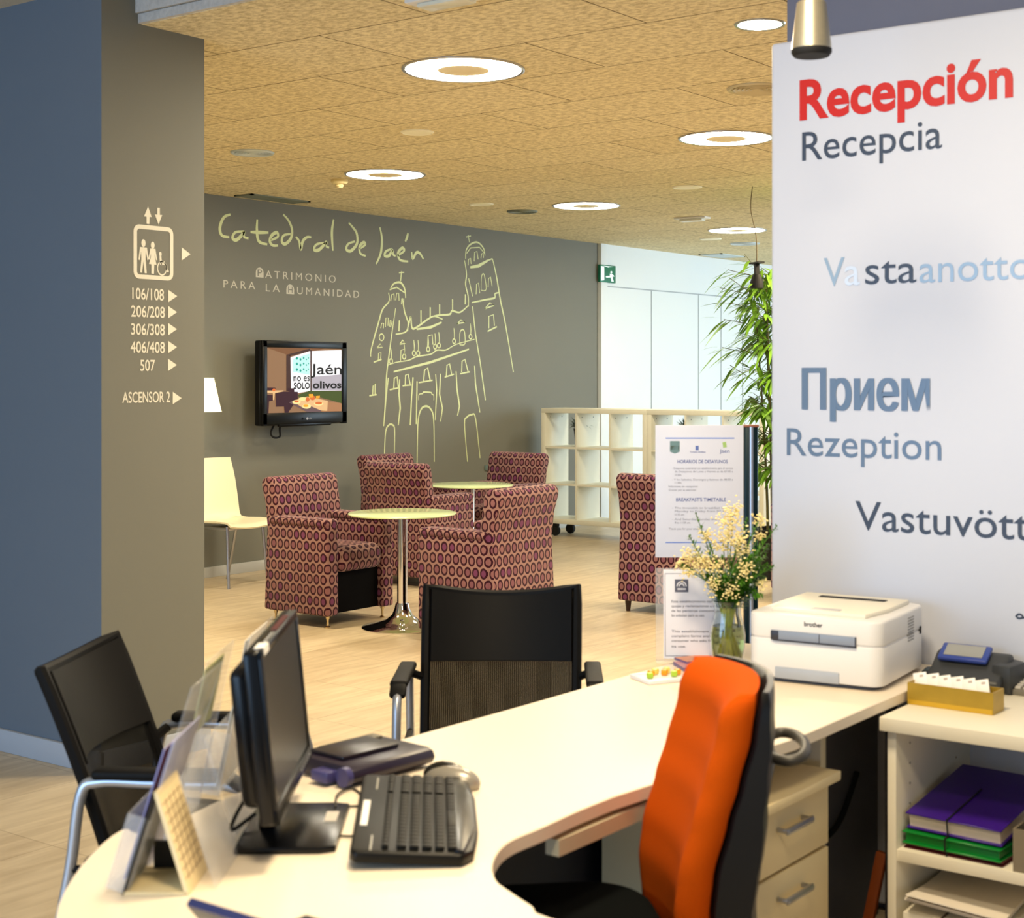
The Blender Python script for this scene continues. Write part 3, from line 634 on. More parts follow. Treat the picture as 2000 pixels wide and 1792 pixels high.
dup(tb, (8.97, 7.30, 0), 0, 'far round frosted glass table, partly behind the turned armchair')

# white stacking chair by the wall
M_SHELLW = mat('ivory_shell', (236, 228, 196), 0.4, var=0.02)
t = thing('white_chair', 'ivory shell chair on thin metal legs against the far wall by the pillar', 'chair', (7.55, 8.44, 0), 0)
def shell(u, v):
    x = (u-0.5)*0.44
    P = [(-0.26, 0.425), (-0.22, 0.45), (-0.1, 0.452), (0.05, 0.445), (0.13, 0.455), (0.17, 0.50), (0.19, 0.62), (0.215, 0.78), (0.245, 0.92)]
    k = v*(len(P)-1); i = min(int(k), len(P)-2); f = k-i
    y = P[i][0]*(1-f)+P[i+1][0]*f; z = P[i][1]*(1-f)+P[i+1][1]*f
    wv = 1.0 - (0.12*max(0, (v-0.7)/0.3)**2); e = abs(2*u-1)
    z += 0.02*e*e*(1 if v < 0.5 else 0); y += -0.035*e*e*(1 if v > 0.55 else 0)
    return (x*wv, y, z)
MB().grid(shell, 14, 28, 0.012).build('seat_shell', M_SHELLW, t, ang=60)
for sx in (-1, 1):
    MB().tube([(sx*0.17, -0.17, 0.445), (sx*0.19, -0.21, 0.0)], 0.011, 10).build('leg', M_STEEL, t)
    MB().tube([(sx*0.17, 0.10, 0.445), (sx*0.19, 0.23, 0.0)], 0.011, 10).build('leg', M_STEEL, t)
MB().box((0, -0.03, 0.425), (0.34, 0.28, 0.02), 0.006).build('seat_frame', M_STEEL, t)

# white open shelves on castors
M_SHW = mat('white_laminate', (228, 226, 208), 0.45, var=0.02)
def make_shelf(label, loc, nc, pitch):
    """front towards local -Y, x from 0 to the right"""
    t = thing('open_shelf_unit', label, 'shelf', loc, -PI/2, 'white open shelf units on castors')
    th_, DP, z0, rp = 0.045, 0.39, 0.125, 0.352
    Wd = nc*pitch+th_; Ht = 3*rp+th_
    MB().box((Wd/2, DP/2, z0+Ht-th_/2), (Wd, DP, th_), 0.003).build('top_panel', M_SHW, t)
    MB().box((Wd/2, DP/2, z0+th_/2), (Wd, DP, th_), 0.003).build('bottom_panel', M_SHW, t)
    for x in (th_/2, Wd-th_/2): MB().box((x, DP/2, z0+Ht/2), (th_, DP, Ht-2*th_), 0.002).build('side_panel', M_SHW, t)
    for k in range(1, nc): MB().box((th_/2+k*pitch, DP/2, z0+Ht/2), (0.018, DP-0.004, Ht-2*th_)).build('divider', M_SHW, t)
    for k in range(1, 3): MB().box((Wd/2, DP/2, z0+th_/2+k*rp), (Wd-2*th_, DP-0.008, 0.018)).build('shelf_board', M_SHW, t)
    b = MB()
    for k in range(nc):
        for dy in (0.09, 0.28): b.lathe([(0, 0), (0.006, 0), (0.006, 0.002), (0, 0.002)], 10, M=Matrix.Translation((th_/2+k*pitch+(0.0225 if k == 0 else 0.009), dy, z0+Ht-0.085)) @ Matrix.Rotation(PI/2, 4, 'Y'))
    b.build('cover_caps', mat('cap_grey', (120, 128, 128), 0.5), t)
    for x in (0.12, Wd-0.12):
        for y in (0.07, DP-0.07):
            c_ = MB(); c_.box((x, y, 0.105), (0.06, 0.06, 0.045), 0.01); c_.lathe([(0, -0.02), (0.045, -0.02), (0.05, -0.008), (0.05, 0.008), (0.045, 0.02), (0, 0.02)], 20, M=Matrix.Translation((x, y, 0.05)) @ Matrix.Rotation(PI/2, 4, 'X'))
            c_.build('castor', M_BLACK, t)
    return t, z0, rp, th_
sp0 = at(1057, 787, 14.45)
SX, SY = sp0.x, sp0.y
PITCH = 0.385
u1, z0s, rps, ths = make_shelf('white open shelf unit of nine cells holding a potted plant, beside the grey wall', (SX, SY, 0), 3, PITCH)
u2, _, _, _ = make_shelf('white open shelf unit mostly hidden behind the hanging notice', (SX, SY-3*PITCH-ths-0.004, 0), 3, PITCH)
M_LEAFD = mat('dark_green_leaf', (46, 74, 34), 0.5, var=0.3, scale=9)
def tuft(label, loc, hgt_):
    t = thing('potted_plant', label, 'plant', loc, 0, 'small plants on the shelves')
    MB().lathe([(0, 0), (0.05, 0), (0.072, 0.16), (0.078, 0.165), (0.07, 0.17), (0.062, 0.155), (0, 0.155)], 24).build('pot', M_BLACK, t)
    b = MB(); rnd = random.Random(3)
    for k in range(120):
        a_ = rnd.random()*2*PI; tilt = rnd.random()**0.6*1.1; L_ = hgt_*(0.7+0.5*rnd.random())
        d_ = Vector((math.cos(a_)*math.sin(tilt), math.sin(a_)*math.sin(tilt), math.cos(tilt))); s_ = d_.cross(Vector((0, 0, 1))).normalized() if tilt > 0.05 else Vector((1, 0, 0))
        P0 = Vector((math.cos(a_)*0.03, math.sin(a_)*0.03, 0.155)); P1 = P0+d_*L_*0.6; P2 = P0+d_*L_+Vector((0, 0, -0.05*tilt))
        w_ = 0.007
        vs_ = [b.bm.verts.new(v) for v in (P0+s_*w_*0.5, P1+s_*w_, P2, P1-s_*w_, P0-s_*w_*0.5)]; b.bm.faces.new(vs_)
    b.build('foliage', M_LEAFD, t); return t
def shelfpt(x, y, k): return u1.matrix_basis @ Vector((x, y, z0s+ths/2+k*rps+0.009))
pl_ = shelfpt(0.30, 0.24, 2); tuft('small spiky plant in a black pot in the first shelf cell', pl_, 0.15)
pl_ = u2.matrix_basis @ Vector((0.29, 0.26, z0s+ths/2+2*rps+0.009)); tuft('small spiky plant on the shelf just above the hanging notice', pl_, 0.15)

# tall bamboo plant
bp_ = at(1518, 735, 11.4); bp_.z = 0
M_BAM = mat('bamboo_leaf', (118, 166, 50), 0.45, var=0.35, scale=6); M_CANE = mat('bamboo_cane', (96, 92, 46), 0.5, var=0.2)
t = thing('bamboo_plant', 'tall leafy bamboo plant standing half behind the reception panel', 'plant', bp_)
MB().lathe([(0, 0), (0.15, 0), (0.19, 0.36), (0.20, 0.37), (0.18, 0.38), (0.17, 0.34), (0, 0.34)], 28).build('pot', M_BLACK, t)
rnd = random.Random(11); fol = MB(); cane = MB()
def leaf(b, P0, d_, L_, w_, droop):
    s_ = d_.cross(Vector((0, 0, 1))); s_ = s_.normalized() if s_.length > 0.01 else Vector((1, 0, 0)); nn = s_.cross(d_).normalized()
    pts = []
    for f, k in ((0, 0.12), (0.25, 0.9), (0.5, 1.0), (0.78, 0.55), (1.0, 0.0)):
        c_ = P0+d_*L_*f+Vector((0, 0, -droop*f*f)); pts.append((c_+s_*w_*k, c_-s_*w_*k, c_))
    prev = None
    for i, (l_, r_, c_) in enumerate(pts):
        cur = (b.bm.verts.new(l_), b.bm.verts.new(r_))if i < 4 else (b.bm.verts.new(c_),)
        if prev:
            if len(cur) == 2: b.bm.faces.new((prev[0], prev[1], cur[1], cur[0]))
            else: b.bm.faces.new((prev[0], prev[1], cur[0]))
        prev = cur
for ci in range(6):
    a_ = ci*1.05; bx, by = 0.07*math.cos(a_), 0.07*math.sin(a_); topz = 2.05+0.35*rnd.random()
    lean = Vector((math.cos(a_)*0.12, math.sin(a_)*0.12, 0))
    path = [Vector((bx, by, 0.33))+lean*((z_-0.33)/2.0)**1.5+Vector((0, 0, z_-0.33)) for z_ in [0.33+(topz-0.33)*k/8 for k in range(9)]]
    cane.tube(path, [0.012-0.001*k for k in range(9)], 7)
    for k in range(2, 9):
        for m_ in range(6):
            a2 = rnd.random()*2*PI; el_ = 0.15+0.5*rnd.random(); br = Vector((math.cos(a2)*math.cos(el_), math.sin(a2)*math.cos(el_), math.sin(el_)))
            L_ = 0.12+0.20*rnd.random()
            if k < 3 and rnd.random() < 0.5: continue
            P0 = path[k]; P1 = P0+br*L_; cane.tube([P0, P1], 0.0025, 4)
            for q_ in range(6):
                a3 = a2+(rnd.random()-0.5)*1.9; e3 = 0.35-rnd.random()*1.0
                d_ = Vector((math.cos(a3)*math.cos(e3), math.sin(a3)*math.cos(e3), math.sin(e3)))
                leaf(fol, P0+br*L_*(0.35+0.65*rnd.random()), d_, 0.15+0.12*rnd.random(), 0.013+0.005*rnd.random(), 0.06)
cane.build('canes', M_CANE, t); fol.build('foliage', M_BAM, t, flat=True)

# ================================================================== RECEPTION
ZD = 0.73
# white sign board with the greeting words
XP = 4.0
pl0 = onx(1505, 85, XP); ptop = pl0.z
t = thing('reception_sign_board', 'large white board lettered with the word reception in many languages', 'sign board', (XP, pl0.y, 0))
MB().box((0.022, -1.25, (ptop+0.03)/2), (0.044, 2.5, ptop-0.03), 0.012, seg=4).build('board', mat('white_board', (206, 211, 226), 0.5, var=0.01, scale=2), t)
M_RED = mat('red_vinyl', (200, 24, 4), 0.45, var=0.02); M_SLATE = mat('slate_vinyl', (58, 68, 88), 0.4, var=0.03)
M_MIRR = mat('mirror_slate_vinyl', (98, 116, 138), 0.35, 0.15, var=0.03); M_PALE_REFL = mat('slate_vinyl_pale_reflection', (146, 166, 184), 0.3, 0.15, var=0.05)  # paler tones: reflections in the slate mirror letters put into the colour
WY, WN = Vector((0, -1, 0)), Vector((-1, 0, 0))
def board_text(s_, L_, R_, capy, m, bold, name):
    a_ = onx(L_[0], L_[1], XP); b_ = onx(R_[0], R_[1], XP); g_ = MB()
    text_on(g_, s_, a_, WY, EZ, a_.y-b_.y, onx(L_[0], capy, XP).z-a_.z, bold, lift=0.0015)
    o = g_.build(name, m); o.location = -Vector(t.location); o.parent = t; return o
board_text('Recepción', (1562, 233), (1979, 191), 160, M_RED, 0.028, 'red_lettering')
board_text('Recepcia', (1567, 314), (1840, 285), 259, M_SLATE, 0.002, 'slate_lettering')
board_text('V', (1609, 559), (1650, 557), 504, M_PALE_REFL, 0.0, 'mirror_lettering'); board_text('a', (1650, 557), (1680, 556), 502, mat('slate_vinyl_white_reflection', (206, 212, 220), 0.3, 0.2), 0.0, 'mirror_lettering')  # same slate letters, whitened by a painted reflection
board_text('sta', (1690, 555), (1790, 552), 500, M_SLATE, 0.0, 'slate_lettering')
board_text('anotto', (1796, 552), (2014, 544), 498, M_PALE_REFL, 0.0, 'mirror_lettering')
for k_ in range(4): board_text('Прием', (1566+2*k_, 799), (1811+2*k_, 800), 723, M_MIRR, 0.0, 'mirror_lettering').location.x -= 0.0004*k_
board_text('Rezeption', (1537, 888), (1839, 901), 836, M_MIRR, 0.002, 'mirror_lettering')
board_text('Vastuvött', (1671, 1033), (2012, 1056), 978, M_SLATE, 0.002, 'slate_lettering')
g_ = MB()
for st_a in ([(1984, 1204), (1989, 1199), (1995, 1200), (1998, 1205), (1991, 1207), (1986, 1205)], [(1998, 1205), (2006, 1206), (2014, 1202), (2020, 1206)]):
    ribbon(g_, [onx(x_, y_, XP) for x_, y_ in st_a], 0.005, WN, lift=0.0015, taper=False)
o = g_.build('slate_lettering', M_SLATE); o.location = -Vector(t.location); o.parent = t
# pendant spotlight
pp = at(1585, 100, 3.5)
t = thing('pendant_spotlight', 'brushed metal cone pendant hanging in front of the sign board', 'pendant lamp', pp)
MB().lathe([(0, 0.115), (0.031, 0.115), (0.034, 0.112), (0.046, 0.012), (0.046, 0.002), (0.043, 0.002), (0.03, 0.10), (0, 0.10)], 40).build('lamp_shade', mat('brushed_champagne', (206, 198, 176), 0.3, 0.85, var=0.08, scale=120), t)
MB().lathe([(0.047, 0.004), (0.047, -0.004), (0.041, -0.012), (0, -0.012), (0, 0.0), (0.04, 0.0)], 36).build('black_ring', M_BLACK, t)
MB().tube([(0, 0, 0.11), (0, 0, 0.15)], 0.010, 10).tube([(0, 0, 0.15), (0, 0, ZN-pp.z)], 0.003, 8).build('cord', mat('clear_cord', (196, 190, 178), 0.4), t)

# desk
outer = [(3.985, 2.19), (3.4, 2.2), (2.9, 2.205), (2.45, 2.215), (2.0, 2.19), (1.72, 2.12)]
def dp(x, y): p_ = onz(x, y, ZD); return (p_.x, p_.y)
outer += [dp(238, 1619), dp(158, 1689), dp(109, 1791)]
lx, ly = outer[-1]; outer += [(lx-0.045, ly-0.14), (lx-0.07, ly-0.35), (lx-0.07, 0.35)]
inner = [(1.80, 0.35), (1.79, 1.05)]+[dp(*q_) for q_ in ((1076, 1792), (1040, 1768), (1000, 1742), (968, 1716), (964, 1680), (992, 1644), (1060, 1614), (1130, 1582), (1200, 1554))]
inner += [(2.55, 1.522), (3.0, 1.518), (3.60, 1.518), (3.985, 1.518)]
def smooth2(pts, k): return [(v.x, v.y) for v in spline([(a_, b_, 0) for a_, b_ in pts], k)]
deskpoly = smooth2(outer[:-1], 4)+[outer[-1]]+[inner[0]]+smooth2(inner[1:-4], 4)+inner[-3:]
M_DESK = mat('cream_white_laminate', (240, 226, 204), 0.35, var=0.01, scale=2); M_EDGE = mat('cream_edge_band', (226, 200, 170), 0.45, var=0.02)
t = thing('reception_desk', 'curved cream white reception desk with a rounded inner corner', 'desk', (0, 0, 0))
MB().prism(deskpoly, ZD-0.028, ZD, bev=0.002, seg=1).build('table_top', M_DESK, t)
M_CHAR = mat('charcoal_panel', (44, 44, 50), 0.5, var=0.08)
MB().box((2.95, 2.0, 0.36), (1.96, 0.018, 0.66)).build('modesty_panel', M_CHAR, t)
MB().box((1.32, 1.05, 0.36), (0.018, 1.3, 0.66)).build('modesty_panel', M_CHAR, t)
MB().box((2.60, 1.60, 0.677), (0.80, 0.03, 0.030)).box((3.0, 1.90, 0.675), (1.9, 0.03, 0.05)).build('steel_rail', mat('cream_rail', (206, 196, 168), 0.4), t)
MB().box((3.335, 1.66, 0.35), (0.03, 0.10, 0.70), 0.004).box((3.335, 1.80, 0.03), (0.05, 0.5, 0.04), 0.004).build('support_leg', mat('cream_rail', (206, 196, 168), 0.4), t)
MB().box((3.67, 1.76, 0.36), (0.60, 0.02, 0.66)).build('end_panel', mat('grey_end_panel', (112, 112, 120), 0.5, var=0.05), t)
MB().box((3.60, 1.55, 0.35), (0.03, 0.02, 0.68)).build('support_leg', M_CHAR, t)
pth = [(3.37, 1.735, 0.47), (3.42, 1.735, 0.38), (3.50, 1.735, 0.33), (3.6, 1.735, 0.32), (3.70, 1.735, 0.35), (3.8, 1.735, 0.45)]
o = MB().tube(spline(pth, 6), 0.008, 8).build('power_cable', M_BLACK); tag(o, 'black cable sagging in front of the dark panel under the desk', 'cable')

# drawer pedestal
t = thing('drawer_pedestal', 'cream drawer pedestal with metal handles under the desk', 'drawers', (3.06, 1.74, 0))
PX0, PX1 = -0.20, 0.20
M_CREAM = mat('cream_laminate', (232, 214, 170), 0.45, var=0.02)
MB().box((0, 0.02, 0.30), (0.40, 0.36, 0.55), 0.003).box((0, -0.005, 0.59), (0.404, 0.41, 0.022), 0.002).build('body', M_CREAM, t)
for z0_, z1_ in ((0.425, 0.575), (0.235, 0.42), (0.04, 0.23)):
    d_ = MB().box((0, -0.17, (z0_+z1_)/2), (0.398, 0.018, z1_-z0_-0.004), 0.002).build('drawer', M_CREAM, t)
    zc_ = z1_-0.055
    MB().tube([(-0.06, -0.18, zc_), (-0.06, -0.205, zc_), (0.06, -0.205, zc_), (0.06, -0.18, zc_)], 0.006, 8).box((0, -0.205, zc_), (0.13, 0.008, 0.016), 0.003).build('handle', M_STEEL, d_)
for sx in (-0.16, 0.16):
    for sy in (-0.12, 0.16): MB().lathe([(0, -0.012), (0.016, -0.012), (0.016, 0.012), (0, 0.012)], 14, M=Matrix.Translation((sx, sy, 0.016)) @ Matrix.Rotation(PI/2, 4, 'X')).build('castor', M_BLACK, t)

# right shelf unit
XS0, XS1, YS0 = 3.45, 3.965, 1.508
t = thing('low_shelf_unit', 'white low open shelf unit beside the desk end', 'shelf', (XS0, YS0, 0))
M_SWH = mat('white_melamine', (232, 226, 208), 0.45, var=0.02)
DPS = XS1-XS0; WS = 1.1
MB().box((DPS/2-0.01, -WS/2, 0.683), (DPS+0.02, WS, 0.034), 0.002).build('top_panel', M_SWH, t)
sd = MB().box((DPS/2, -0.022, 0.333), (DPS-0.01, 0.022, 0.666), 0.001).build('side_panel', M_SWH, t)
hl = MB()
for zz in [0.42+0.05*k for k in range(5)]+[0.1+0.06*k for k in range(3)]:
    for xx in (0.09, 0.40): hl.lathe([(0, 0), (0.003, 0), (0.003, 0.0012), (0, 0.0012)], 8, M=Matrix.Translation((xx, -0.033, zz)) @ Matrix.Rotation(PI/2, 4, 'X'))
hl.build('pin_holes', mat('pin_hole', (120, 112, 104), 0.8), sd)
MB().box((DPS/2, -WS+0.011, 0.333), (DPS-0.01, 0.022, 0.666), 0.001).build('side_panel', M_SWH, t)
MB().box((DPS-0.006, -WS/2, 0.333), (0.012, WS-0.05, 0.666)).build('back_panel', mat('white_back', (222, 224, 236), 0.5, var=0.01), t)
ZSH = 0.375
for zz in (ZSH, 0.09): MB().box((DPS/2, -WS/2, zz-0.014), (DPS-0.02, WS-0.045, 0.028), 0.001).build('shelf_board', M_SWH, t)

# printer
pr = thing('laser_printer', 'white laser printer standing on the desk end', 'printer', (3.722, 1.757, ZD), math.radians(-84.5))
M_PRN = mat('printer_white', (228, 226, 224), 0.4, var=0.01)
W_, D_, H_ = 0.366, 0.375, 0.178
b = MB(); b.prism(rrect(0, 0, W_, D_, 0.035, 6), 0.012, H_*0.62, bev=0.003); b.prism(rrect(0, 0.0, W_, D_, 0.035, 6), H_*0.63, H_, bev=0.008, seg=3); b.prism(rrect(0, 0, W_-0.006, D_-0.006, 0.03, 6), H_*0.61, H_*0.64)
b.build('body', M_PRN, pr)
b = MB(); b.prism([(-0.13, -0.15), (0.13, -0.15), (0.15, -0.02), (0.15, 0.16), (-0.15, 0.16), (-0.15, -0.02)], H_-0.002, H_+0.012, bev=0.006)
b.build('output_tray', mat('printer_cream', (234, 228, 210), 0.45, var=0.01), pr)
MB().box((0.01, 0.095, H_+0.0105), (0.19, 0.03, 0.006), 0.002).build('paper_slot', M_BLACK, pr)
MB().box((0.015, -0.125, H_+0.008), (0.08, 0.03, 0.012), 0.004).build('lid_catch', mat('printer_grey', (186, 184, 186), 0.4), pr)
b = MB(); b.box((0.002, -D_/2-0.0005, H_*0.69), (0.233, 0.006, 0.027), 0.003); b.build('manual_feed_slot', mat('slot_blue_grey', (136, 146, 164), 0.35), pr)
MB().box((-0.103, -D_/2-0.003, H_*0.69), (0.022, 0.004, 0.024), 0.002).box((0.006, -D_/2-0.0035, H_*0.69-0.012), (0.226, 0.003, 0.004)).box((0.02, -D_/2-0.0035, H_*0.69), (0.0015, 0.003, 0.024)).box((0.117, -D_/2-0.0035, H_*0.69), (0.003, 0.003, 0.026)).build('feed_guide', mat('slot_dark', (46, 46, 54), 0.35), pr)
MB().box((-0.015, -D_/2-0.0005, 0.026), (0.176, 0.006, 0.030), 0.005).build('tray_grip', mat('grip_grey', (170, 176, 186), 0.35), pr)
b = MB(); text_on(b, 'brother', Vector((-0.022, -D_/2, H_*0.86)), EX, EZ, 0.05, 0.011, 0.02, lift=0.001); b.build('logo', mat('logo_ink', (52, 54, 60), 0.5), pr)
b = MB()
for k in range(9): b.box((W_/2, 0.06, H_*0.55+0.0075*k), (0.003, 0.05, 0.0028))
b.build('side_vents', mat('vent_grey', (150, 148, 146), 0.6), pr)
MB().box((W_/2, 0.145, H_*0.63), (0.004, 0.012, 0.02), 0.001).build('power_switch', M_BLACK, pr)
MB().prism(rrect(0, 0, W_-0.04, D_-0.04, 0.03, 5), 0.0, 0.013).build('feet', mat('foot_grey', (80, 80, 84), 0.6), pr)

# card terminal, card box, calculator on the low shelf
ZT = 0.70
def tp(x, y, z=ZT): return onz(x, y, z)
c0 = tp(1772, 1374); c1 = tp(1940, 1397); c2 = tp(1963, 1383)
xd = (c1-c0).normalized(); yd = Vector((-xd.y, xd.x, 0)); bw = (c1-c0).length; bd = 0.075; bh = 0.055
M_GOLD = mat('gold_tin', (178, 146, 50), 0.35, 0.35, var=0.12, scale=30)
rzb = math.atan2(xd.y, xd.x)
t = thing('gold_card_box', 'open gold box filled with key cards', 'box', (c0.x, c0.y, ZT), rzb)
MB().box((bw/2, 0.0015, bh/2), (bw, 0.003, bh)).box((bw/2, bd-0.0015, bh/2), (bw, 0.003, bh)).box((0.0015, bd/2, bh/2), (0.003, bd-0.006, bh)).box((bw-0.0015, bd/2, bh/2), (0.003, bd-0.006, bh)).box((bw/2, bd/2, 0.002), (bw-0.006, bd-0.006, 0.004)).build('box', M_GOLD, t)
MB().box((bw/2, -0.0006, 0.007), (bw*0.98, 0.0012, 0.012)).build('bright_band', mat('bright_gold', (214, 172, 52), 0.3, 0.4), t)
M_CARD = mat('card_white', (244, 242, 238), 0.4, var=0.02)
where = ('leftmost', 'second from left', 'third from left', 'third from right', 'second from right', 'rightmost')
M_CINK = mat('card_grey_ink', (190, 176, 170), 0.6)
for k in range(6):
    lx_ = 0.030+k*(bw-0.062)/5
    pos = c0+xd*lx_+yd*(0.026+0.004*(k % 2)); o = thing('key_card', 'white key card standing in the gold box, %s of the six' % where[k], 'card', (pos.x, pos.y, ZT+0.0045), rzb+0.12, 'key cards in the gold box')
    Mx = Matrix.Rotation(0.24, 4, 'Y') @ Matrix.Rotation(-0.38, 4, 'X')
    Mx = Matrix.Translation((0, 0, 0.0045)) @ Matrix.Rotation(-0.40, 4, 'X') @ Matrix.Rotation(-0.22, 4, 'Y')
    MB().box((0, 0, 0.037), (0.034, 0.001, 0.068), 0.0004, M=Mx).build('card', M_CARD, o)
    MB().box((0.004, -0.0008, 0.062), (0.010, 0.0004, 0.006), M=Mx).build('printed_mark', M_CINK, o)
pt = tp(1868, 1345)
t = thing('card_terminal', 'dark payment terminal with a blue rimmed screen behind the gold box', 'card terminal', (pt.x+0.04, pt.y-0.018, ZT), rzb+0.04)
M_TERM = mat('terminal_grey', (52, 54, 56), 0.45, var=0.06)
b = MB(); prof = [(-0.075, 0), (-0.075, 0.035), (-0.02, 0.058), (0.02, 0.088), (0.055, 0.092), (0.085, 0.05), (0.085, 0)]
b.prism(prof, -0.095, 0.105, M=Matrix(((0, 0, 1, 0), (1, 0, 0, 0), (0, 1, 0, 0), (0, 0, 0, 1))), bev=0.01, seg=3); b.build('body', M_TERM, t)
Mt = Matrix.Translation((-0.012, 0.008, 0.088)) @ Matrix.Rotation(0.52, 4, 'X')
sb2 = MB().box((0, 0, 0), (0.135, 0.066, 0.014), 0.006, M=Mt).build('screen_bezel', mat('terminal_blue', (52, 72, 150), 0.3), t)
MB().box((0, 0.002, 0.007), (0.105, 0.046, 0.004), 0.001, M=Mt).build('screen', mat('lcd_grey', (150, 152, 150), 0.2), sb2)
MB().prism([(0.07, -0.03), (0.125, -0.045), (0.14, 0.05), (0.10, 0.08)], 0.0, 0.075, bev=0.008).build('paper_cover', M_TERM, t)
MB().lathe([(0, -0.03), (0.018, -0.03), (0.022, 0), (0.018, 0.03), (0, 0.03)], 16, M=Matrix.Translation((-0.103, -0.005, 0.024)) @ Matrix.Rotation(PI/2, 4, 'X')).build('card_reader', mat('terminal_teal', (34, 52, 62), 0.4), t)
pk = tp(1992, 1352)
t = thing('calculator', 'grey desk calculator at the right edge of the low shelf', 'calculator', (pk.x+0.02, pk.y-0.05, ZT), rzb)
MB().prism([(-0.06, 0), (-0.06, 0.014), (0.05, 0.034), (0.06, 0.034), (0.06, 0)], -0.06, 0.06, M=Matrix(((0, 0, 1, 0), (1, 0, 0, 0), (0, 1, 0, 0), (0, 0, 0, 1))), bev=0.003).build('body', mat('calc_grey', (120, 116, 108), 0.4), t)
Mk = Matrix.Translation((0, -0.005, 0.0242)) @ Matrix.Rotation(0.18, 4, 'X')
b = MB()
for i in range(5):
    for j in range(4): b.box((-0.044+0.022*i, -0.045+0.018*j, 0.003), (0.015, 0.011, 0.006), 0.001, M=Mk)
b.build('keys', mat('calc_keys', (196, 192, 184), 0.4), t)
MB().box((0, 0.045, 0.002), (0.10, 0.022, 0.004), 0.001, M=Mk).build('display', mat('calc_lcd', (92, 96, 84), 0.2), t)

# folders in the shelf
def folder(name, label, pts, z, h_, cm, pages=None, tilt=0.0, group='folders stacked in the low shelf'):
    c_ = sum((Vector((p_[0], p_[1], 0)) for p_ in pts), Vector())/len(pts)
    t = thing(name, label, 'folder', (c_.x, c_.y, z), 0, group)
    loc = [(p_[0]-c_.x, p_[1]-c_.y) for p_ in pts]
    MB().prism(loc, h_-0.004, h_, bev=0.001, seg=1).prism(loc, 0, 0.004, bev=0.001, seg=1).build('cover', cm, t)
    sc_ = [(x*0.95, y*0.95) for x, y in loc]; MB().prism(sc_, 0.004, h_-0.004).build('pages', pages or M_CARD, t)
    e = Vector((loc[1][0]-loc[0][0], loc[1][1]-loc[0][1], 0)); m_ = Vector((loc[0][0], loc[0][1], 0))+e*0.45; o_ = Vector((e.y, -e.x, 0)).normalized()
    sgn = 1 if o_.dot(m_) > 0 else -1; m_ = m_+o_*sgn*0.003
    MB().tube([m_+Vector((0, 0, h_+0.002)), m_+Vector((0, 0, -0.0))], 0.0022, 6).tube([m_+Vector((0, 0, h_+0.002)), m_-o_*sgn*0.2+Vector((0, 0, h_+0.002))], 0.0022, 6).build('elastic_band', M_BLACK, t)
    return t
zf = ZSH
A_ = onz(1768, 1644, zf+0.01); fpt = (A_.x+0.012, A_.y-0.004)
def rect(p0, w_, d_, ang):
    u_ = Vector((math.cos(ang), math.sin(ang))); v_ = Vector((-u_.y, u_.x)); p0 = Vector(p0)
    return [tuple(p0), tuple(p0+u_*w_), tuple(p0+u_*w_+v_*d_), tuple(p0+v_*d_)]
fold0 = (3.475, 1.465)
folder('elastic_folder', 'dark red folder lying at the bottom of the folder stack', rect((3.485, 1.468), 0.25, 0.33, math.radians(-92)), zf, 0.012, mat('wine_card', (92, 14, 26), 0.5), mat('wine_card', (92, 14, 26), 0.5))
folder('elastic_folder', 'green folder between the purple and dark red folders', rect((3.480, 1.470), 0.25, 0.33, math.radians(-93)), zf+0.0125, 0.030, mat('green_plastic', (6, 128, 44), 0.3), mat('green_plastic', (6, 128, 44), 0.3))
fp_ = folder('elastic_folder', 'purple folder full of white pages on top of the folder stack', rect((3.495, 1.466), 0.245, 0.33, math.radians(-94)), zf+0.043+0.030, 0.040, mat('purple_card', (54, 18, 132), 0.35), mat('page_cream', (228, 214, 200), 0.7))
fp_.rotation_mode = 'QUATERNION'; fp_.rotation_quaternion = Matrix.Rotation(math.radians(9.5), 4, Vector((math.cos(math.radians(-94)), math.sin(math.radians(-94)), 0))).to_quaternion()
q_ = onz(1990, 1690, zf)
t = thing('grey_card_box', 'grey cardboard box cut by the right picture edge on the middle shelf', 'box', (3.545, 1.125, zf), math.radians(-90))
M_GCARD = mat('grey_card', (128, 118, 100), 0.8)
MB().box((0, -0.078, 0.05), (0.13, 0.004, 0.10)).box((0, 0.078, 0.05), (0.13, 0.004, 0.10)).box((-0.063, 0, 0.05), (0.004, 0.152, 0.10)).box((0.063, 0, 0.05), (0.004, 0.152, 0.10)).box((0, 0, 0.003), (0.122, 0.152, 0.006)).build('box', M_GCARD, t)
MB().box((0.02, -0.0812, 0.05), (0.06, 0.002, 0.05)).build('paper_label', M_CARD, t)
# lower shelf: paper ream box, loose sheets, file
zl = 0.09
t = thing('paper_ream_box', 'white paper box with printed letters on the bottom shelf', 'box', (3.605, 1.338, zl), math.radians(-87))
M_RBOX = mat('ream_box_white', (228, 222, 204), 0.6, var=0.02)
MB().box((0, 0, 0.07), (0.25, 0.30, 0.14), 0.002).build('box', M_RBOX, t)
MB().box((-0.03, -0.151, 0.07), (0.006, 0.003, 0.141)).box((-0.03, 0, 0.1405), (0.006, 0.30, 0.002)).build('strap', mat('strap_brown', (84, 66, 56), 0.5), t)
b = MB(); text_on(b, 'Navigator', Vector((0.126, -0.13, 0.085)), Vector((0, 1, 0)), EZ, 0.13, 0.028, 0.02, lift=0.001); text_on(b, 'Navigator', Vector((0.01, -0.151, 0.085)), EX, EZ, 0.10, 0.022, 0.02, lift=0.001); b.build('box_lettering', mat('navy_ink', (40, 44, 70), 0.6), t)
t = thing('paper_stack', 'loose bent white sheets lying on the paper box', 'paper', (3.60, 1.343, zl+0.141), math.radians(-85))
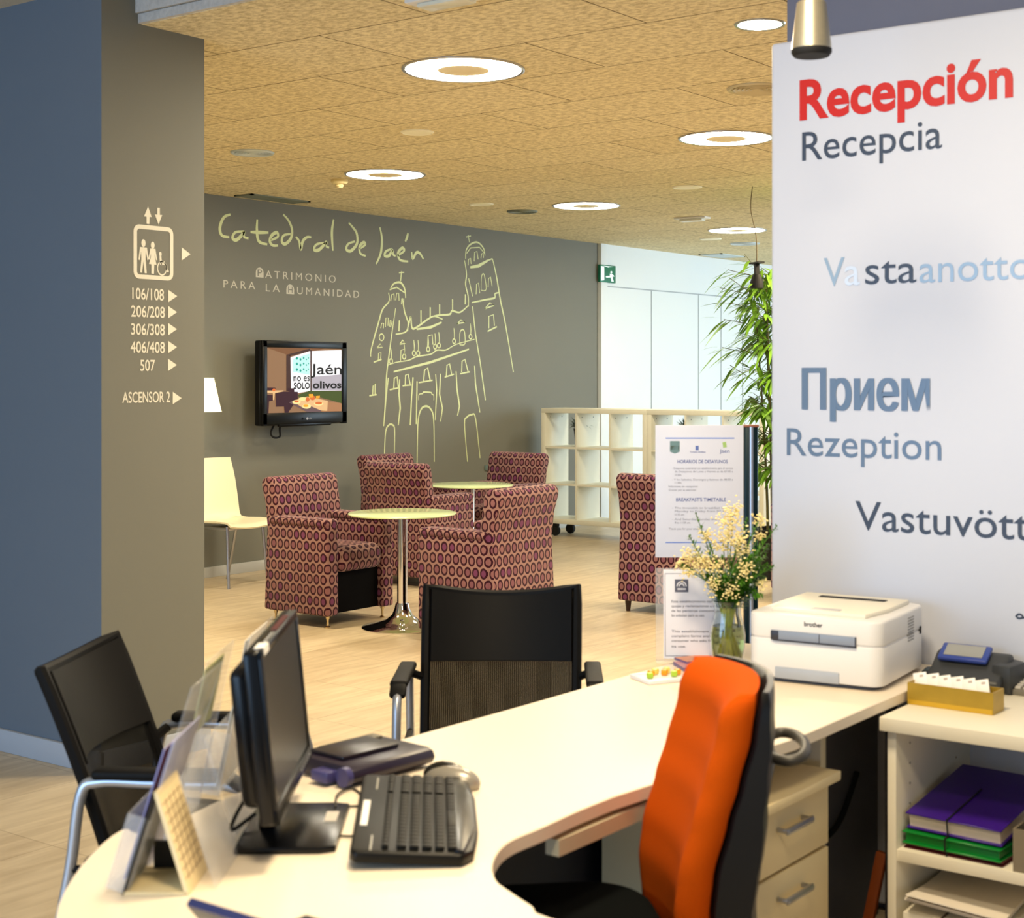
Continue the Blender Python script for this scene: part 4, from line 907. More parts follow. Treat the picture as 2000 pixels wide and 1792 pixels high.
for k in range(3):
    MB().grid(lambda u_, v_, k=k: ((u_-0.5)*0.235+0.004*k, (v_-0.5)*0.30-0.008*k, 0.006+0.010*k+0.026*(1-v_)*(1-v_)*(1-u_*0.8)), 6, 8, 0.003).build('sheet', mat('sheet_white', (236, 228, 216), 0.7, var=0.01), t)
t = thing('document_file', 'dark brown file standing behind the loose sheets on the bottom shelf', 'file', (3.83, 1.32, zl), math.radians(-86))
MB().box((0, 0, 0.115), (0.20, 0.05, 0.23), 0.003).build('cover', mat('brown_card', (58, 34, 20), 0.6), t); MB().box((0, -0.0255, 0.12), (0.05, 0.002, 0.08)).build('paper_label', M_BLACK, t)
for k, lb in enumerate(('pale spined book on the bottom shelf, nearest the dark brown file', 'pale spined book at the far right of the bottom shelf')):
    t = thing('book', lb, 'book', (3.80, 1.155-0.05*k, zl), math.radians(-86), 'books on the bottom shelf')
    MB().box((0, 0, 0.11), (0.036, 0.17, 0.22), 0.002).build('cover', mat('book_tan', (170, 148, 96), 0.6), t); MB().box((0, 0.002, 0.1115), (0.028, 0.168, 0.2205)).build('pages', M_CARD, t)
# wooden frame leaning by the shelf
t = thing('wooden_frame', 'orange brown wooden frame leaning under the desk beside the shelf unit', 'frame', (3.60, 1.62, 0.012), math.radians(-90))
Mf = Matrix.Translation((0, 0, 0.004)) @ Matrix.Rotation(0.16, 4, 'Y') @ Matrix.Rotation(-0.12, 4, 'X')
MB().box((-0.015, 0, 0.145), (0.028, 0.02, 0.29), 0.003, M=Mf).box((0.03, 0, 0.277), (0.062, 0.02, 0.026), 0.003, M=Mf).box((0.07, 0, 0.145), (0.028, 0.02, 0.29), 0.003, M=Mf).box((0.03, 0, 0.02), (0.062, 0.02, 0.026), 0.003, M=Mf).build('wooden_frame_bars', mat('orange_wood', (150, 72, 26), 0.5, var=0.15, scale=30), t)

# ---- sign post with hanging timetable notice
def frame_text(mb, s_, O, u, v, wd, cap, m=None, bold=0.0): text_on(mb, s_, O+RIGHT*u+EZ*v, RIGHT, EZ, wd, cap, bold, lift=0.0012)
DN = 4.78
pO = at(1466, 735, DN+0.02); zt_ = at(1466, 830, DN).z
M_TEAL = mat('dark_teal_metal', (10, 38, 46), 0.3, 0.4)
t = thing('sign_post', 'dark teal and silver post holding the timetable notice at the desk end', 'post', (pO.x, pO.y, 0), YAW-PI/2)
MB().box((0, 0, zt_/2+0.01), (0.044, 0.03, zt_-0.02), 0.004).build('post', M_TEAL, t)
MB().tube([(0, -0.016, 0.03), (0, -0.016, zt_-0.005)], 0.007, 10).build('silver_strip', M_ALU, t)
MB().box((0, 0, zt_-0.003), (0.05, 0.036, 0.008), 0.002).build('cap', mat('copper_cap', (150, 92, 70), 0.4), t)
MB().lathe([(0, 0), (0.14, 0), (0.14, 0.006), (0.12, 0.012), (0, 0.014)], 36).build('foot', M_TEAL, t)
nO = at(1280, 1088, DN); nw = (at(1452, 1088, DN)-nO).length; nh = at(1280, 830, DN).z-nO.z
M_PAPER = mat('notice_paper', (232, 232, 242), 0.4, var=0.01)
t = thing('hanging_notice', 'white breakfast timetable notice hanging from the post above the flowers', 'notice', nO, YAW-PI/2)
MB().box((nw/2, 0, nh/2), (nw, 0.004, nh), 0.001).build('sheet', M_PAPER, t)
M_INK = mat('faded_blue_ink', (96, 110, 168), 0.6); M_INKG = mat('grey_ink', (150, 152, 166), 0.6); M_INKB = mat('blue_rule', (110, 140, 220), 0.6)
Z0 = Vector((0, -0.002, 0))
def nt(mb, s_, x0, yb, x1, cap, bold=0.0): text_on(mb, s_, Z0+EX*(nw*x0)+EZ*(nh*(1-yb)), EX, EZ, nw*(x1-x0), cap, bold, lift=0.0008)
b = MB(); b.box((nw*0.505, -0.0026, nh*0.902), (nw*0.78, 0.0008, 0.003)).box((nw*0.505, -0.0026, nh*0.113), (nw*0.78, 0.0008, 0.003)).build('blue_rules', M_INKB, t)
b = MB(); nt(b, 'HORARIOS DE DESAYUNOS', 0.25, 0.287, 0.82, 0.0105, 0.01); nt(b, "BREAKFAST'S TIMETABLE", 0.235, 0.575, 0.80, 0.0105, 0.01); b.build('heading', M_INK, t)
b = MB()
for s_, x0, yb, x1 in (('- Desayunos continental con establecimiento para el servicio', 0.19, 0.332, 0.88), ('de Desayunos de Lunes a Viernes es de 07:30 a', 0.22, 0.357, 0.88), ('10:30h.', 0.22, 0.383, 0.30), ('- Y los Sabados, Domingos y festivos de 08:00 a', 0.19, 0.418, 0.88), ('11:00h.', 0.22, 0.442, 0.30), ('Informese en recepcion', 0.15, 0.470, 0.48), ('Gracias por su atencion', 0.15, 0.496, 0.46),
                     ('- The timetable to breakfast is from', 0.19, 0.632, 0.88), ('Monday to Friday from 07:30 to', 0.22, 0.657, 0.86), ('10:30 am.', 0.22, 0.683, 0.33), ('- And Saturday, Sunday and holidays', 0.19, 0.718, 0.86), ('8 to 11:00 am.', 0.22, 0.744, 0.40), ('Thank you for your attention', 0.15, 0.790, 0.55)):
    nt(b, s_, x0, yb, x1, 0.0062)
b.build('body_lettering', M_INKG, t)
def npoly(pts, col, nm):
    m_ = MB(); m_.bm.faces.new([m_.bm.verts.new((nw*x_, -0.0028, nh*(1-y_))) for x_, y_ in pts]); m_.build(nm, mat(nm+'_%d' % col[0], col, 0.6), t)
npoly([(0.165, 0.12), (0.275, 0.12), (0.275, 0.20), (0.22, 0.215), (0.165, 0.20)], (120, 150, 150), 'crest'); npoly([(0.17, 0.155), (0.27, 0.155), (0.27, 0.185), (0.17, 0.185)], (170, 170, 90), 'crest_band')
npoly([(0.455, 0.155), (0.49, 0.155), (0.49, 0.19), (0.455, 0.19)], (104, 124, 188), 'emblem'); npoly([(0.76, 0.13), (0.80, 0.125), (0.81, 0.165), (0.77, 0.17)], (176, 208, 120), 'leaf_mark')
b = MB(); nt(b, 'Turismo Andaluz', 0.39, 0.208, 0.57, 0.005, 0.01); nt(b, 'Jaen', 0.73, 0.208, 0.84, 0.011); b.build('emblem_lettering', M_INK, t)

# ---- complaints notice in an acrylic stand
DA = 4.215
aO = at(1281, 1300, DA); aO.z = ZD; aw, ah = 0.222, at(1281, 1110, DA).z-ZD
M_ACR = mat('clear_acrylic', (226, 228, 232), 0.06, var=0.0, alpha=0.18, spec=0.6)
t = thing('notice_stand', 'clear acrylic stand with a complaints notice behind the vase', 'notice', aO, YAW-PI/2)
Mn = Matrix.Rotation(-0.07, 4, 'X')
MB().box((aw/2, 0.002, ah/2), (aw, 0.004, ah), 0.001, M=Mn).box((aw/2, -0.018, 0.002), (aw, 0.05, 0.004), 0.001).build('acrylic_holder', M_ACR, t)
sh = MB().box((aw/2+0.012, -0.0014, ah/2+0.002), (aw-0.02, 0.0016, ah-0.012), M=Mn).build('sheet', M_PAPER, t)
M_INKD = mat('dark_grey_ink', (92, 94, 112), 0.6)
def ntp(mb, s_, x0, yb, x1, cap, bold=0.0):
    n0 = len(mb.bm.verts); text_on(mb, s_, Vector((aw*x0, -0.0024, ah*(1-yb))), EX, EZ, aw*(x1-x0), cap, bold, lift=0.0006)
    mb.bm.verts.ensure_lookup_table(); bmesh.ops.transform(mb.bm, matrix=Mn, verts=mb.bm.verts[n0:])
b = MB()
for s_, yb, x1 in (('Este establecimiento tiene hojas de', 0.37, 0.95), ('quejas y reclamaciones a disposicion', 0.42, 0.95), ('de las personas consumidoras que', 0.47, 0.95), ('las soliciten para su uso.', 0.52, 0.62), ('This establishment has official', 0.69, 0.95), ('complaint forms available to any', 0.74, 0.95), ('consumer who asks for them and', 0.79, 0.95), ('its use.', 0.85, 0.38)):
    ntp(b, s_, 0.20, yb, x1, 0.0068)
b.build('body_lettering', M_INKD, sh)
b = MB()
for (x_, z_, sx_, sz_) in ((aw*0.12, ah*0.5, 0.0012, ah*0.88), (aw*0.55, ah*0.94, aw*0.86, 0.0012), (aw*0.55, ah*0.06, aw*0.86, 0.0012), (aw*0.98, ah*0.5, 0.0012, ah*0.88)): b.box((x_, -0.0026, z_), (sx_, 0.0006, sz_), M=Mn)
b.box((aw*0.33, -0.0026, ah*0.81), (0.038, 0.0006, 0.036), M=Mn); b.build('border_and_crest', M_INKD, sh)
b = MB()
for rr, ww in ((0.013, 0.003), (0.007, 0.003)):
    ribbon(b, [Mn @ Vector((aw*0.33+rr*math.cos(math.radians(a_)), -0.003, ah*0.805+rr*math.sin(math.radians(a_)))) for a_ in range(0, 181, 30)], ww, NY, taper=False, smooth=2)
b.box((aw*0.33, -0.0034, ah*0.775), (0.024, 0.0004, 0.004), M=Mn); b.build('crest_arches', M_PAPER, sh)

# ---- vase of flowers
vO = onz(1421, 1303, ZD)
t = thing('glass_vase', 'clear glass vase of greenery and cream blossom beside the printer', 'vase', vO)
M_GLASS = mat('clear_glass', (244, 250, 248), 0.02, var=0.0, trans=1.0, ior=1.45); M_WATER = mat('vase_water', (226, 222, 140), 0.02, var=0.0, trans=1.0, ior=1.33)
MB().lathe([(0, 0), (0.034, 0), (0.04, 0.01), (0.048, 0.06), (0.049, 0.09), (0.044, 0.12), (0.036, 0.15), (0.036, 0.165), (0.044, 0.185), (0.042, 0.186), (0.034, 0.166), (0.034, 0.15), (0.042, 0.119), (0.0468, 0.09), (0.0458, 0.06), (0.038, 0.014), (0.0, 0.012)], 40).build('vase', M_GLASS, t)
MB().lathe([(0, 0.0125), (0.037, 0.0145), (0.0452, 0.06), (0.0462, 0.09), (0.0425, 0.115), (0, 0.115)], 36).build('water', M_WATER, t)
rnd = random.Random(5); st_ = MB(); fo = MB(); bl = MB(); heads = []
for k in range(9):
    a_ = k*2*PI/9+0.3; r0 = 0.026*rnd.random()+0.006
    p0 = Vector((-math.cos(a_)*r0, -math.sin(a_)*r0, 0.02)); p1 = Vector((math.cos(a_)*0.018, math.sin(a_)*0.018, 0.165))
    st_.tube([p0, p1], 0.0055, 7)
st_.build('thick_stems', mat('yellow_green_stem', (176, 178, 52), 0.4, var=0.15), t)
stems = []
def fern(base, tip, n_, ln):
    mid = (base+tip)/2+Vector((0, 0, 0.02)); path = spline([base, mid, tip], 7); fo.tube(path, 0.0013, 4); N_ = len(path)
    for i in range(2, N_):
        d_ = (path[i]-path[i-1]).normalized()
        for q_ in range(n_):
            sd_ = d_.cross(Vector((rnd.random()-0.5, rnd.random()-0.5, rnd.random()-0.5))).normalized(); L_ = ln*(1.15-i/N_)*(0.7+0.6*rnd.random())
            leaf(fo, path[i]-d_*0.01*rnd.random(), (sd_*0.8+d_*0.7).normalized(), L_, 0.0021, 0.004)
def bunch(c_, r_, n_):
    for q_ in range(int(n_*2.8)):
        v_ = Vector((rnd.gauss(0, 1), rnd.gauss(0, 1), rnd.gauss(0, 1)))*r_*0.55; bl.ball(c_+v_, 0.0026+0.0020*rnd.random(), (1, 1, 0.7), sub=1)
def vpt(x, y, dd): p_ = at(x, y, (vO.x*CA+vO.y*SA)+dd); return Vector((p_.x-vO.x, p_.y-vO.y, p_.z-ZD))
nk = Vector((0, 0, 0.16))
for x, y, dd, n_ in ((1358, 1000, 0.0, 3), (1345, 1045, -0.03, 4), (1325, 1100, 0.02, 4), (1385, 1060, 0.03, 5), (1480, 1020, -0.02, 5), (1500, 1065, 0.02, 6), (1518, 1025, -0.04, 4), (1512, 1105, -0.03, 5), (1470, 1085, 0.04, 7), (1495, 1130, 0.0, 6), (1450, 1050, 0.05, 6), (1410, 1085, -0.05, 6), (1440, 1100, -0.07, 7), (1375, 1120, -0.02, 6), (1490, 1160, -0.05, 6), (1460, 1010, 0.0, 4), (1465, 1130, -0.06, 7), (1400, 1130, -0.06, 6), (1478, 1075, -0.06, 8), (1500, 1100, 0.0, 8), (1470, 1110, 0.03, 8), (1485, 1090, -0.03, 8), (1452, 1135, -0.08, 7), (1415, 1120, -0.08, 6), (1496, 1085, 0.05, 8), (1475, 1150, -0.03, 8)):
    fern(nk+Vector((rnd.uniform(-0.02, 0.02), rnd.uniform(-0.02, 0.02), 0)), vpt(x, y, dd), n_+3, 0.045)
for x, y, dd, r_, n_ in ((1432, 1000, 0, 0.026, 38), (1422, 1022, -0.02, 0.03, 46), (1440, 1052, -0.03, 0.03, 46), (1412, 1060, 0.02, 0.026, 36), (1450, 1075, -0.02, 0.025, 34), (1380, 1045, 0.0, 0.02, 22), (1350, 1085, 0.01, 0.026, 34), (1372, 1100, -0.03, 0.028, 40), (1345, 1115, 0.0, 0.02, 20), (1330, 1098, 0.02, 0.016, 14), (1482, 1015, 0.02, 0.018, 20), (1485, 1045, 0.03, 0.016, 14), (1395, 1140, -0.05, 0.026, 24), (1425, 1150, -0.06, 0.028, 24), (1455, 1110, -0.06, 0.022, 22), (1488, 1140, -0.02, 0.016, 12), (1405, 1105, -0.05, 0.024, 24)):
    c_ = vpt(x, y, dd); bunch(c_, r_, n_); fo.tube(spline([nk, (nk+c_)/2+Vector((0, 0, 0.02)), c_], 4), 0.0014, 4)
o = fo.build('greenery', mat('fern_green', (72, 124, 22), 0.5, var=0.35, scale=20), t, flat=True); o['kind'] = 'stuff'
o = bl.build('blossom', mat('cream_blossom', (244, 226, 160), 0.6, var=0.08), t, label='small cream blossom clusters'); o['kind'] = 'stuff'

# ---- candy dish and leaflets
pO_ = onz(1292, 1326, ZD); rzp = math.radians(-36+8)
t = thing('candy_dish', 'small square white dish of sweets on the desk behind the orange chair', 'dish', pO_, rzp)
MB().box((0, 0, 0.004), (0.135, 0.105, 0.008), 0.003).box((0, -0.05, 0.008), (0.135, 0.006, 0.006), 0.002).box((0, 0.05, 0.008), (0.135, 0.006, 0.006), 0.002).box((-0.065, 0, 0.008), (0.006, 0.1, 0.006), 0.002).box((0.065, 0, 0.008), (0.006, 0.1, 0.006), 0.002).build('dish', mat('dish_white', (242, 242, 246), 0.25, var=0.0), t)
M_OR = mat('orange_sweet', (244, 160, 16), 0.35, var=0.08); M_GR = mat('green_sweet', (172, 204, 60), 0.35, var=0.08); M_YE = mat('yellow_sweet', (244, 226, 120), 0.35, var=0.08)
for (u_, v_, m_, lb) in ((-0.042, -0.012, M_GR, 'green jelly sweet, leftmost in the white dish'), (-0.025, 0.012, M_OR, 'orange jelly sweet beside the leftmost green one'), (0.014, 0.008, M_OR, 'orange jelly sweet in the middle of the white dish'), (0.028, -0.018, M_GR, 'green jelly sweet right of the middle of the dish'), (0.048, -0.002, M_OR, 'orange jelly sweet, rightmost in the white dish'), (-0.002, 0.030, M_YE, 'pale yellow sweet at the back of the white dish'), (0.034, 0.030, M_YE, 'pale yellow sweet at the back right of the white dish')):
    w_ = Matrix.Rotation(rzp, 4, 'Z') @ Vector((u_, v_, 0)); o = MB().box((0, 0, 0.008), (0.017, 0.017, 0.016), 0.004, rz=u_*20, seg=2).build('jelly_sweet', m_)
    o.location = (pO_.x+w_.x, pO_.y+w_.y, ZD+0.0082); tag(o, lb, 'sweet', 'jelly sweets in the white dish')
lO = onz(1338, 1299, ZD)
for k, (dx, dy, w_, d_, h_, col, lb, ang) in enumerate(((0, 0, 0.12, 0.09, 0.010, (196, 140, 150), 'pink and orange stack of leaflets on the desk before the notice stand', -0.72), (0.035, 0.03, 0.10, 0.07, 0.006, (206, 132, 92), 'orange leaflets lying on the pink leaflet stack', -0.5))):
    t = thing('leaflet_stack', lb, 'leaflets', (lO.x+dx, lO.y+dy-0.045, ZD+(0.0104 if k else 0)), ang, 'leaflets on the desk')
    MB().box((0, 0, h_/2), (w_, d_, h_)).build('pages', mat('leaflet_violet', (128, 110, 150), 0.5), t)
    MB().box((0, 0, h_+0.0004), (w_, d_, 0.0008)).build('cover', mat('leaflet_cover%d' % col[2], col, 0.35, var=0.3, scale=40), t)

# ---- black mesh visitor chairs
def mat_mesh():
    m = bpy.data.materials.new('black_net'); m.use_nodes = True; nt_ = m.node_tree; L = nt_.links.new
    b = nt_.nodes['Principled BSDF']; b.inputs['Base Color'].default_value = rgb(9, 8, 7); b.inputs['Roughness'].default_value = 0.7; b.inputs['Specular IOR Level'].default_value = 0.15
    tc = node(nt_, 'ShaderNodeTexCoord'); wv = node(nt_, 'ShaderNodeTexWave'); wv.inputs['Scale'].default_value = 52; L(tc.outputs['Object'], wv.inputs['Vector'])
    mr = node(nt_, 'ShaderNodeMapRange'); mr.inputs['To Min'].default_value = 0.68; mr.inputs['To Max'].default_value = 0.94; L(wv.outputs['Fac'], mr.inputs[0]); L(mr.outputs[0], b.inputs['Alpha'])
    return m
M_NET = mat_mesh(); M_CFR = mat('chair_black', (8, 7, 7), 0.6, var=0.1, spec=0.2)
def backf(u, v, dy=0.0, inset=0.0):
    e = 2*u-1; z = 0.42+v*0.43*(1.0+0.0*e); y = 0.185+0.12*v+0.045*v*v+dy
    y += -0.055*e*e; z += 0.030*e*e*v*v
    return ((e*(0.232-inset))*(1.0-0.03*(1-v)), y, z)
def make_visitor(label):
    t = thing('visitor_chair', label, 'chair', (0, 0, 0), 0, 'black mesh visitor chairs at the desk')
    MB().grid(lambda u, v: backf(u, v, 0, 0.012), 16, 14, 0.003).build('mesh_back', M_NET, t)
    MB().grid(lambda u, v: backf(u, 0.56+0.43*v, -0.008, 0.014), 16, 8, 0.008).build('head_pad', M_CFR, t)
    ring = [backf(0, v/10) for v in range(0, 11)]+[backf(u/12, 1) for u in range(1, 12)]+[backf(1, 1-v/10) for v in range(0, 11)]+[backf(1-u/12, 0) for u in range(1, 12)]
    MB().tube(ring, 0.015, 8, closed=True).build('back_frame', M_CFR, t)
    MB().box((0, -0.02, 0.445), (0.46, 0.46, 0.045), 0.02, seg=3).build('seat', M_CFR, t)
    for s in (-1, 1):
        x = s*0.275
        MB().tube(spline([(x, -0.24, 0.0), (x, -0.22, 0.30), (x, -0.185, 0.60), (x, -0.14, 0.645), (x, -0.06, 0.648), (x, 0.05, 0.65), (x, 0.15, 0.65), (x, 0.19, 0.62), (x, 0.215, 0.45), (x, 0.27, 0.2), (x, 0.34, 0.0)], 5), 0.013, 10).build('side_frame', M_ALU, t)
        MB().box((x, 0.01, 0.669), (0.05, 0.30, 0.022), 0.009, seg=3).box((x, -0.150, 0.655), (0.046, 0.05, 0.02), 0.008, rot=(0.6, 0, 0)).build('arm_pad', M_CFR, t)
        MB().tube([(x, 0.17, 0.645), (s*0.225, 0.20, 0.62)], 0.012, 8).tube([(x, -0.05, 0.43), (s*0.2, -0.05, 0.43)], 0.011, 8).tube([(x, 0.21, 0.46), (x, -0.20, 0.43), (s*0.2, -0.16, 0.43)], 0.010, 8).build('bracket', M_CFR, t)
    return t
vb = (at(835, 1165, 4.6)+at(1125, 1165, 4.6))/2
nC = -VIEW
v1 = make_visitor('black mesh visitor chair across the desk, facing the reception, in the middle of the picture')
v1.location = (vb.x+nC.x*0.27, vb.y+nC.y*0.27, 0); v1.rotation_euler = (0, 0, face_rz(nC))
nR = (RIGHT-VIEW*0.06).normalized(); bc = ld(-1.09, 3.54)
v2 = dup(v1, (bc.x+nR.x*0.27, bc.y+nR.y*0.27, 0), face_rz(nR), 'black mesh visitor chair at the left end of the desk, before the daylight-blue pillar face')

# ---- orange task chair
LV = -RIGHT; nO_ = (LV*0.99-VIEW*0.13).normalized()
ob = Vector((2.462, 1.318, 0))+RIGHT*0.014
BK = [(0, -0.060), (0.15, -0.080), (0.32, -0.088), (0.44, -0.080), (0.60, -0.055), (0.72, -0.034), (0.86, -0.012), (1, 0.0)]
def bko(v):
    for (a, p), (b, q) in zip(BK, BK[1:]):
        if v <= b:
            t = (v-a)/(b-a); t = t*t*(3-2*t)*0.5+t*0.5; return p+(q-p)*t
    return 0.0
t = thing('task_chair', 'orange upholstered task chair with a black shell, pushed in at the desk corner', 'office chair', (ob.x+nO_.x*0.30, ob.y+nO_.y*0.30, 0), face_rz(nO_))
ZS = 0.58
def bk(u, v, off):
    e = 2*u-1; w_ = 0.194*(1-0.06*v*v)*(1.0 if v < 0.92 else math.sqrt(max(0.0, 1-((v-0.92)/0.08)**2*0.12)))
    z = ZS-0.15+v*0.562-0.010*max(0, e)**2*v-0.004*min(0, e)**2*v; y = 0.258+bko(v)+off; y -= 0.045*e*e
    return (e*w_, y, z)
def pad(b, d0, d1, inset, nu=30, nv=36, grow=0.0):
    bm = b.bm; A = {}; 
    for side, off in ((0, d0), (1, d1)):
        for i in range(nu+1):
            for j in range(nv+1):
                u, v = i/nu, j/nv; ed = min(u, 1-u, v, 1-v); rnd_ = 0.0 if side else max(0, 1-ed/0.09)
                p_ = Vector(bk(inset+(1-2*inset)*u, inset*0.4+(1-0.8*inset)*v, off+(rnd_**2)*(d1-d0)*0.55 if not side else off+grow*min(1, (1-v)*1.9)*(0.7+0.3*math.sin(PI*v)))); A[side, i, j] = bm.verts.new(p_)
    for i in range(nu):
        for j in range(nv):
            bm.faces.new((A[0, i, j], A[0, i+1, j], A[0, i+1, j+1], A[0, i, j+1])); bm.faces.new((A[1, i, j], A[1, i, j+1], A[1, i+1, j+1], A[1, i+1, j]))
    for i in range(nu):
        bm.faces.new((A[0, i, 0], A[1, i, 0], A[1, i+1, 0], A[0, i+1, 0])); bm.faces.new((A[0, i, nv], A[0, i+1, nv], A[1, i+1, nv], A[1, i, nv]))
    for j in range(nv):
        bm.faces.new((A[0, 0, j], A[0, 0, j+1], A[1, 0, j+1], A[1, 0, j])); bm.faces.new((A[0, nu, j], A[1, nu, j], A[1, nu, j+1], A[0, nu, j+1]))
    bmesh.ops.recalc_face_normals(bm, faces=bm.faces[:]); return b
pad(MB(), -0.050, 0.016, 0.012).build('backrest_cushion', mat('orange_fabric', (192, 74, 0), 0.9, var=0.05, scale=200, bump=0.1, spec=0.12), t, ang=75)
pad(MB(), 0.016, 0.042, 0.0, grow=0.055).build('back_shell', M_DARK, t, ang=60)
b = MB(); b.prism(rrect(-0.02, -0.10, 0.42, 0.42, 0.13, 8), ZS-0.110, ZS-0.035, bev=0.03, seg=4); b.build('seat', mat('black_teal_fabric', (5, 9, 10), 0.9, var=0.1, scale=150, spec=0.1), t)
MB().box((0, -0.04, ZS-0.13), (0.22, 0.24, 0.05), 0.01).box((0, 0.20, ZS-0.07), (0.07, 0.16, 0.02), 0.006).box((0, 0.262, ZS-0.01), (0.07, 0.02, 0.14), 0.006).build('mechanism', M_DARK, t)
MB().lathe([(0, 0.10), (0.028, 0.10), (0.028, 0.30), (0.02, 0.30), (0.02, ZS-0.13), (0, ZS-0.13)], 20).build('gas_column', M_DARK, t)
b = MB()
for k in range(5):
    a_ = k*2*PI/5+0.3; b.tube([(0.02*math.cos(a_), 0.02*math.sin(a_), 0.11), (0.27*math.cos(a_), 0.27*math.sin(a_), 0.075)], [0.026, 0.016], 8)
b.build('star_base', M_DARK, t)
for k in range(5):
    a_ = k*2*PI/5+0.3; MB().lathe([(0, -0.02), (0.024, -0.02), (0.03, -0.01), (0.03, 0.01), (0.024, 0.02), (0, 0.02)], 16, M=Matrix.Translation((0.27*math.cos(a_), 0.27*math.sin(a_), 0.03)) @ Matrix.Rotation(a_+PI/2, 4, 'Z') @ Matrix.Rotation(PI/2, 4, 'X')).box((0.27*math.cos(a_), 0.27*math.sin(a_), 0.055), (0.02, 0.02, 0.04), 0.004).build('castor', M_DARK, t)
# arm loop behind the shell
M_ARM = mat('arm_grey_black', (58, 56, 54), 0.45, var=0.06)
lc = t.matrix_basis.inverted() @ at(1538, 1460, 2.86)
loop = [lc+Vector((0.0, -0.06, 0.0))+Vector((0.062*math.sin(a_), 0.075-0.075*math.cos(a_), -0.030*math.sin(a_*0.5)*0-0.025*math.sin(a_))) for a_ in [2*PI*k/20 for k in range(20)]]
loop = []
c_w = at(1534, 1457, 2.86)
for k in range(20):
    a_ = 2*PI*k/20; pw = c_w+RIGHT*0.037*math.cos(a_)+VIEW*0.075*math.sin(a_)+EZ*0.010*math.sin(a_+0.5); loop.append(t.matrix_basis.inverted() @ pw)
b = MB(); b.tube(loop, 0.0105, 10, closed=True); pm = t.matrix_basis.inverted() @ (c_w-RIGHT*0.03-EZ*0.015); b.tube([pm, pm*0.5+Vector((0.06, 0.27, ZS+0.19))*0.5, Vector((0.08, 0.255, ZS+0.15))], 0.014, 8); b.build('arm_loop', M_ARM, t)

# ---- monitor
mO = ld(-0.455, 2.645); Vx = Vector((0.785, 0.62, 0)).normalized()
t = thing('computer_monitor', 'black flat computer monitor seen nearly edge on, standing on the desk', 'monitor', (mO.x, mO.y, ZD), math.atan2(Vx.y, Vx.x))
Mm = Matrix.Translation((0, 0.015, 0.215)) @ Matrix.Rotation(-0.10, 4, 'X')
M_MON = mat('monitor_black', (7, 8, 12), 0.25, var=0.0, spec=0.35); MW, MH = 0.445, 0.285
b = MB(); b.box((0, 0.014, 0), (MW, 0.028, MH), 0.008, M=Mm, seg=3); b.box((0, 0.04, -0.005), (MW*0.86, 0.04, MH*0.82), 0.018, M=Mm, seg=3); b.build('casing', M_MON, t)
b = MB(); bz = 0.016
b.box((0, -0.001, MH/2-bz/2), (MW, 0.006, bz), 0.002, M=Mm).box((0, -0.001, -MH/2+0.014), (MW, 0.006, 0.028), 0.002, M=Mm).box((-MW/2+bz/2, -0.001, 0), (bz, 0.006, MH), 0.002, M=Mm).box((MW/2-bz/2, -0.001, 0), (bz, 0.006, MH), 0.002, M=Mm).build('bezel', M_MON, t)
MB().box((0, 0.0005, 0.006), (MW-2*bz, 0.002, MH-bz-0.03), M=Mm).build('screen', mat('screen_off_grey', (34, 34, 36), 0.3, var=0.0, spec=0.7), t)
b = MB()
for k in range(6): b.box((0.07+0.022*k, -0.005, -MH/2+0.014), (0.010, 0.004, 0.004), 0.001, M=Mm)
b.build('buttons', mat('button_grey', (96, 98, 104), 0.3), t)
MB().box((-MW/2+0.05, -0.0045, MH/2-0.006), (0.05, 0.001, 0.012), M=Mm).box((-MW/2+0.05, 0.004, MH/2+0.0006), (0.05, 0.016, 0.001), M=Mm).build('white_sticker', M_CARD, t)
MB().box((MW/2-0.16, 0.006, MH/2+0.0006), (0.16, 0.012, 0.001), M=Mm).build('red_strip', mat('dark_red_tape', (74, 20, 26), 0.5), t)
MB().box((0, 0.045, 0.09), (0.06, 0.03, 0.18), 0.008).build('stand_neck', M_MON, t)
MB().prism([(-0.125, -0.085), (0.125, -0.085), (0.135, -0.06), (0.135, 0.085), (-0.135, 0.085), (-0.135, -0.06)], 0, 0.012, bev=0.003).build('stand_base', M_MON, t)
MB().box((0.04, -0.06, 0.0125), (0.06, 0.022, 0.001)).build('base_label', mat('label_silver', (190, 184, 176), 0.4), t)
o = MB().tube(spline([(-0.05, 0.06, 0.10), (-0.09, 0.085, 0.06), (-0.06, 0.10, 0.02), (0.0, 0.07, 0.03)], 6), 0.0035, 6).build('cable', M_BLACK, t)
# cable from the base to the keyboard and the loop
def desk_cable(pts, label, r=0.0022):
    o = MB().tube(spline([tuple(onz(x, y, ZD+0.0035+dz)) for x, y, dz in pts], 7), r, 6).build('desk_cable', mat('brown_black_cable', (40, 34, 22), 0.5)); return tag(o, label, 'cable', 'thin cables on the desk')
desk_cable([(655, 1575, 0.01), (660, 1550, 0.004), (690, 1540, 0), (712, 1560, 0), (705, 1572, 0), (672, 1574, 0)], 'thin black cable loop beside the monitor foot')
desk_cable([(652, 1630, 0), (675, 1632, 0), (696, 1632, 0)], 'short black cable between the monitor foot and the keyboard')

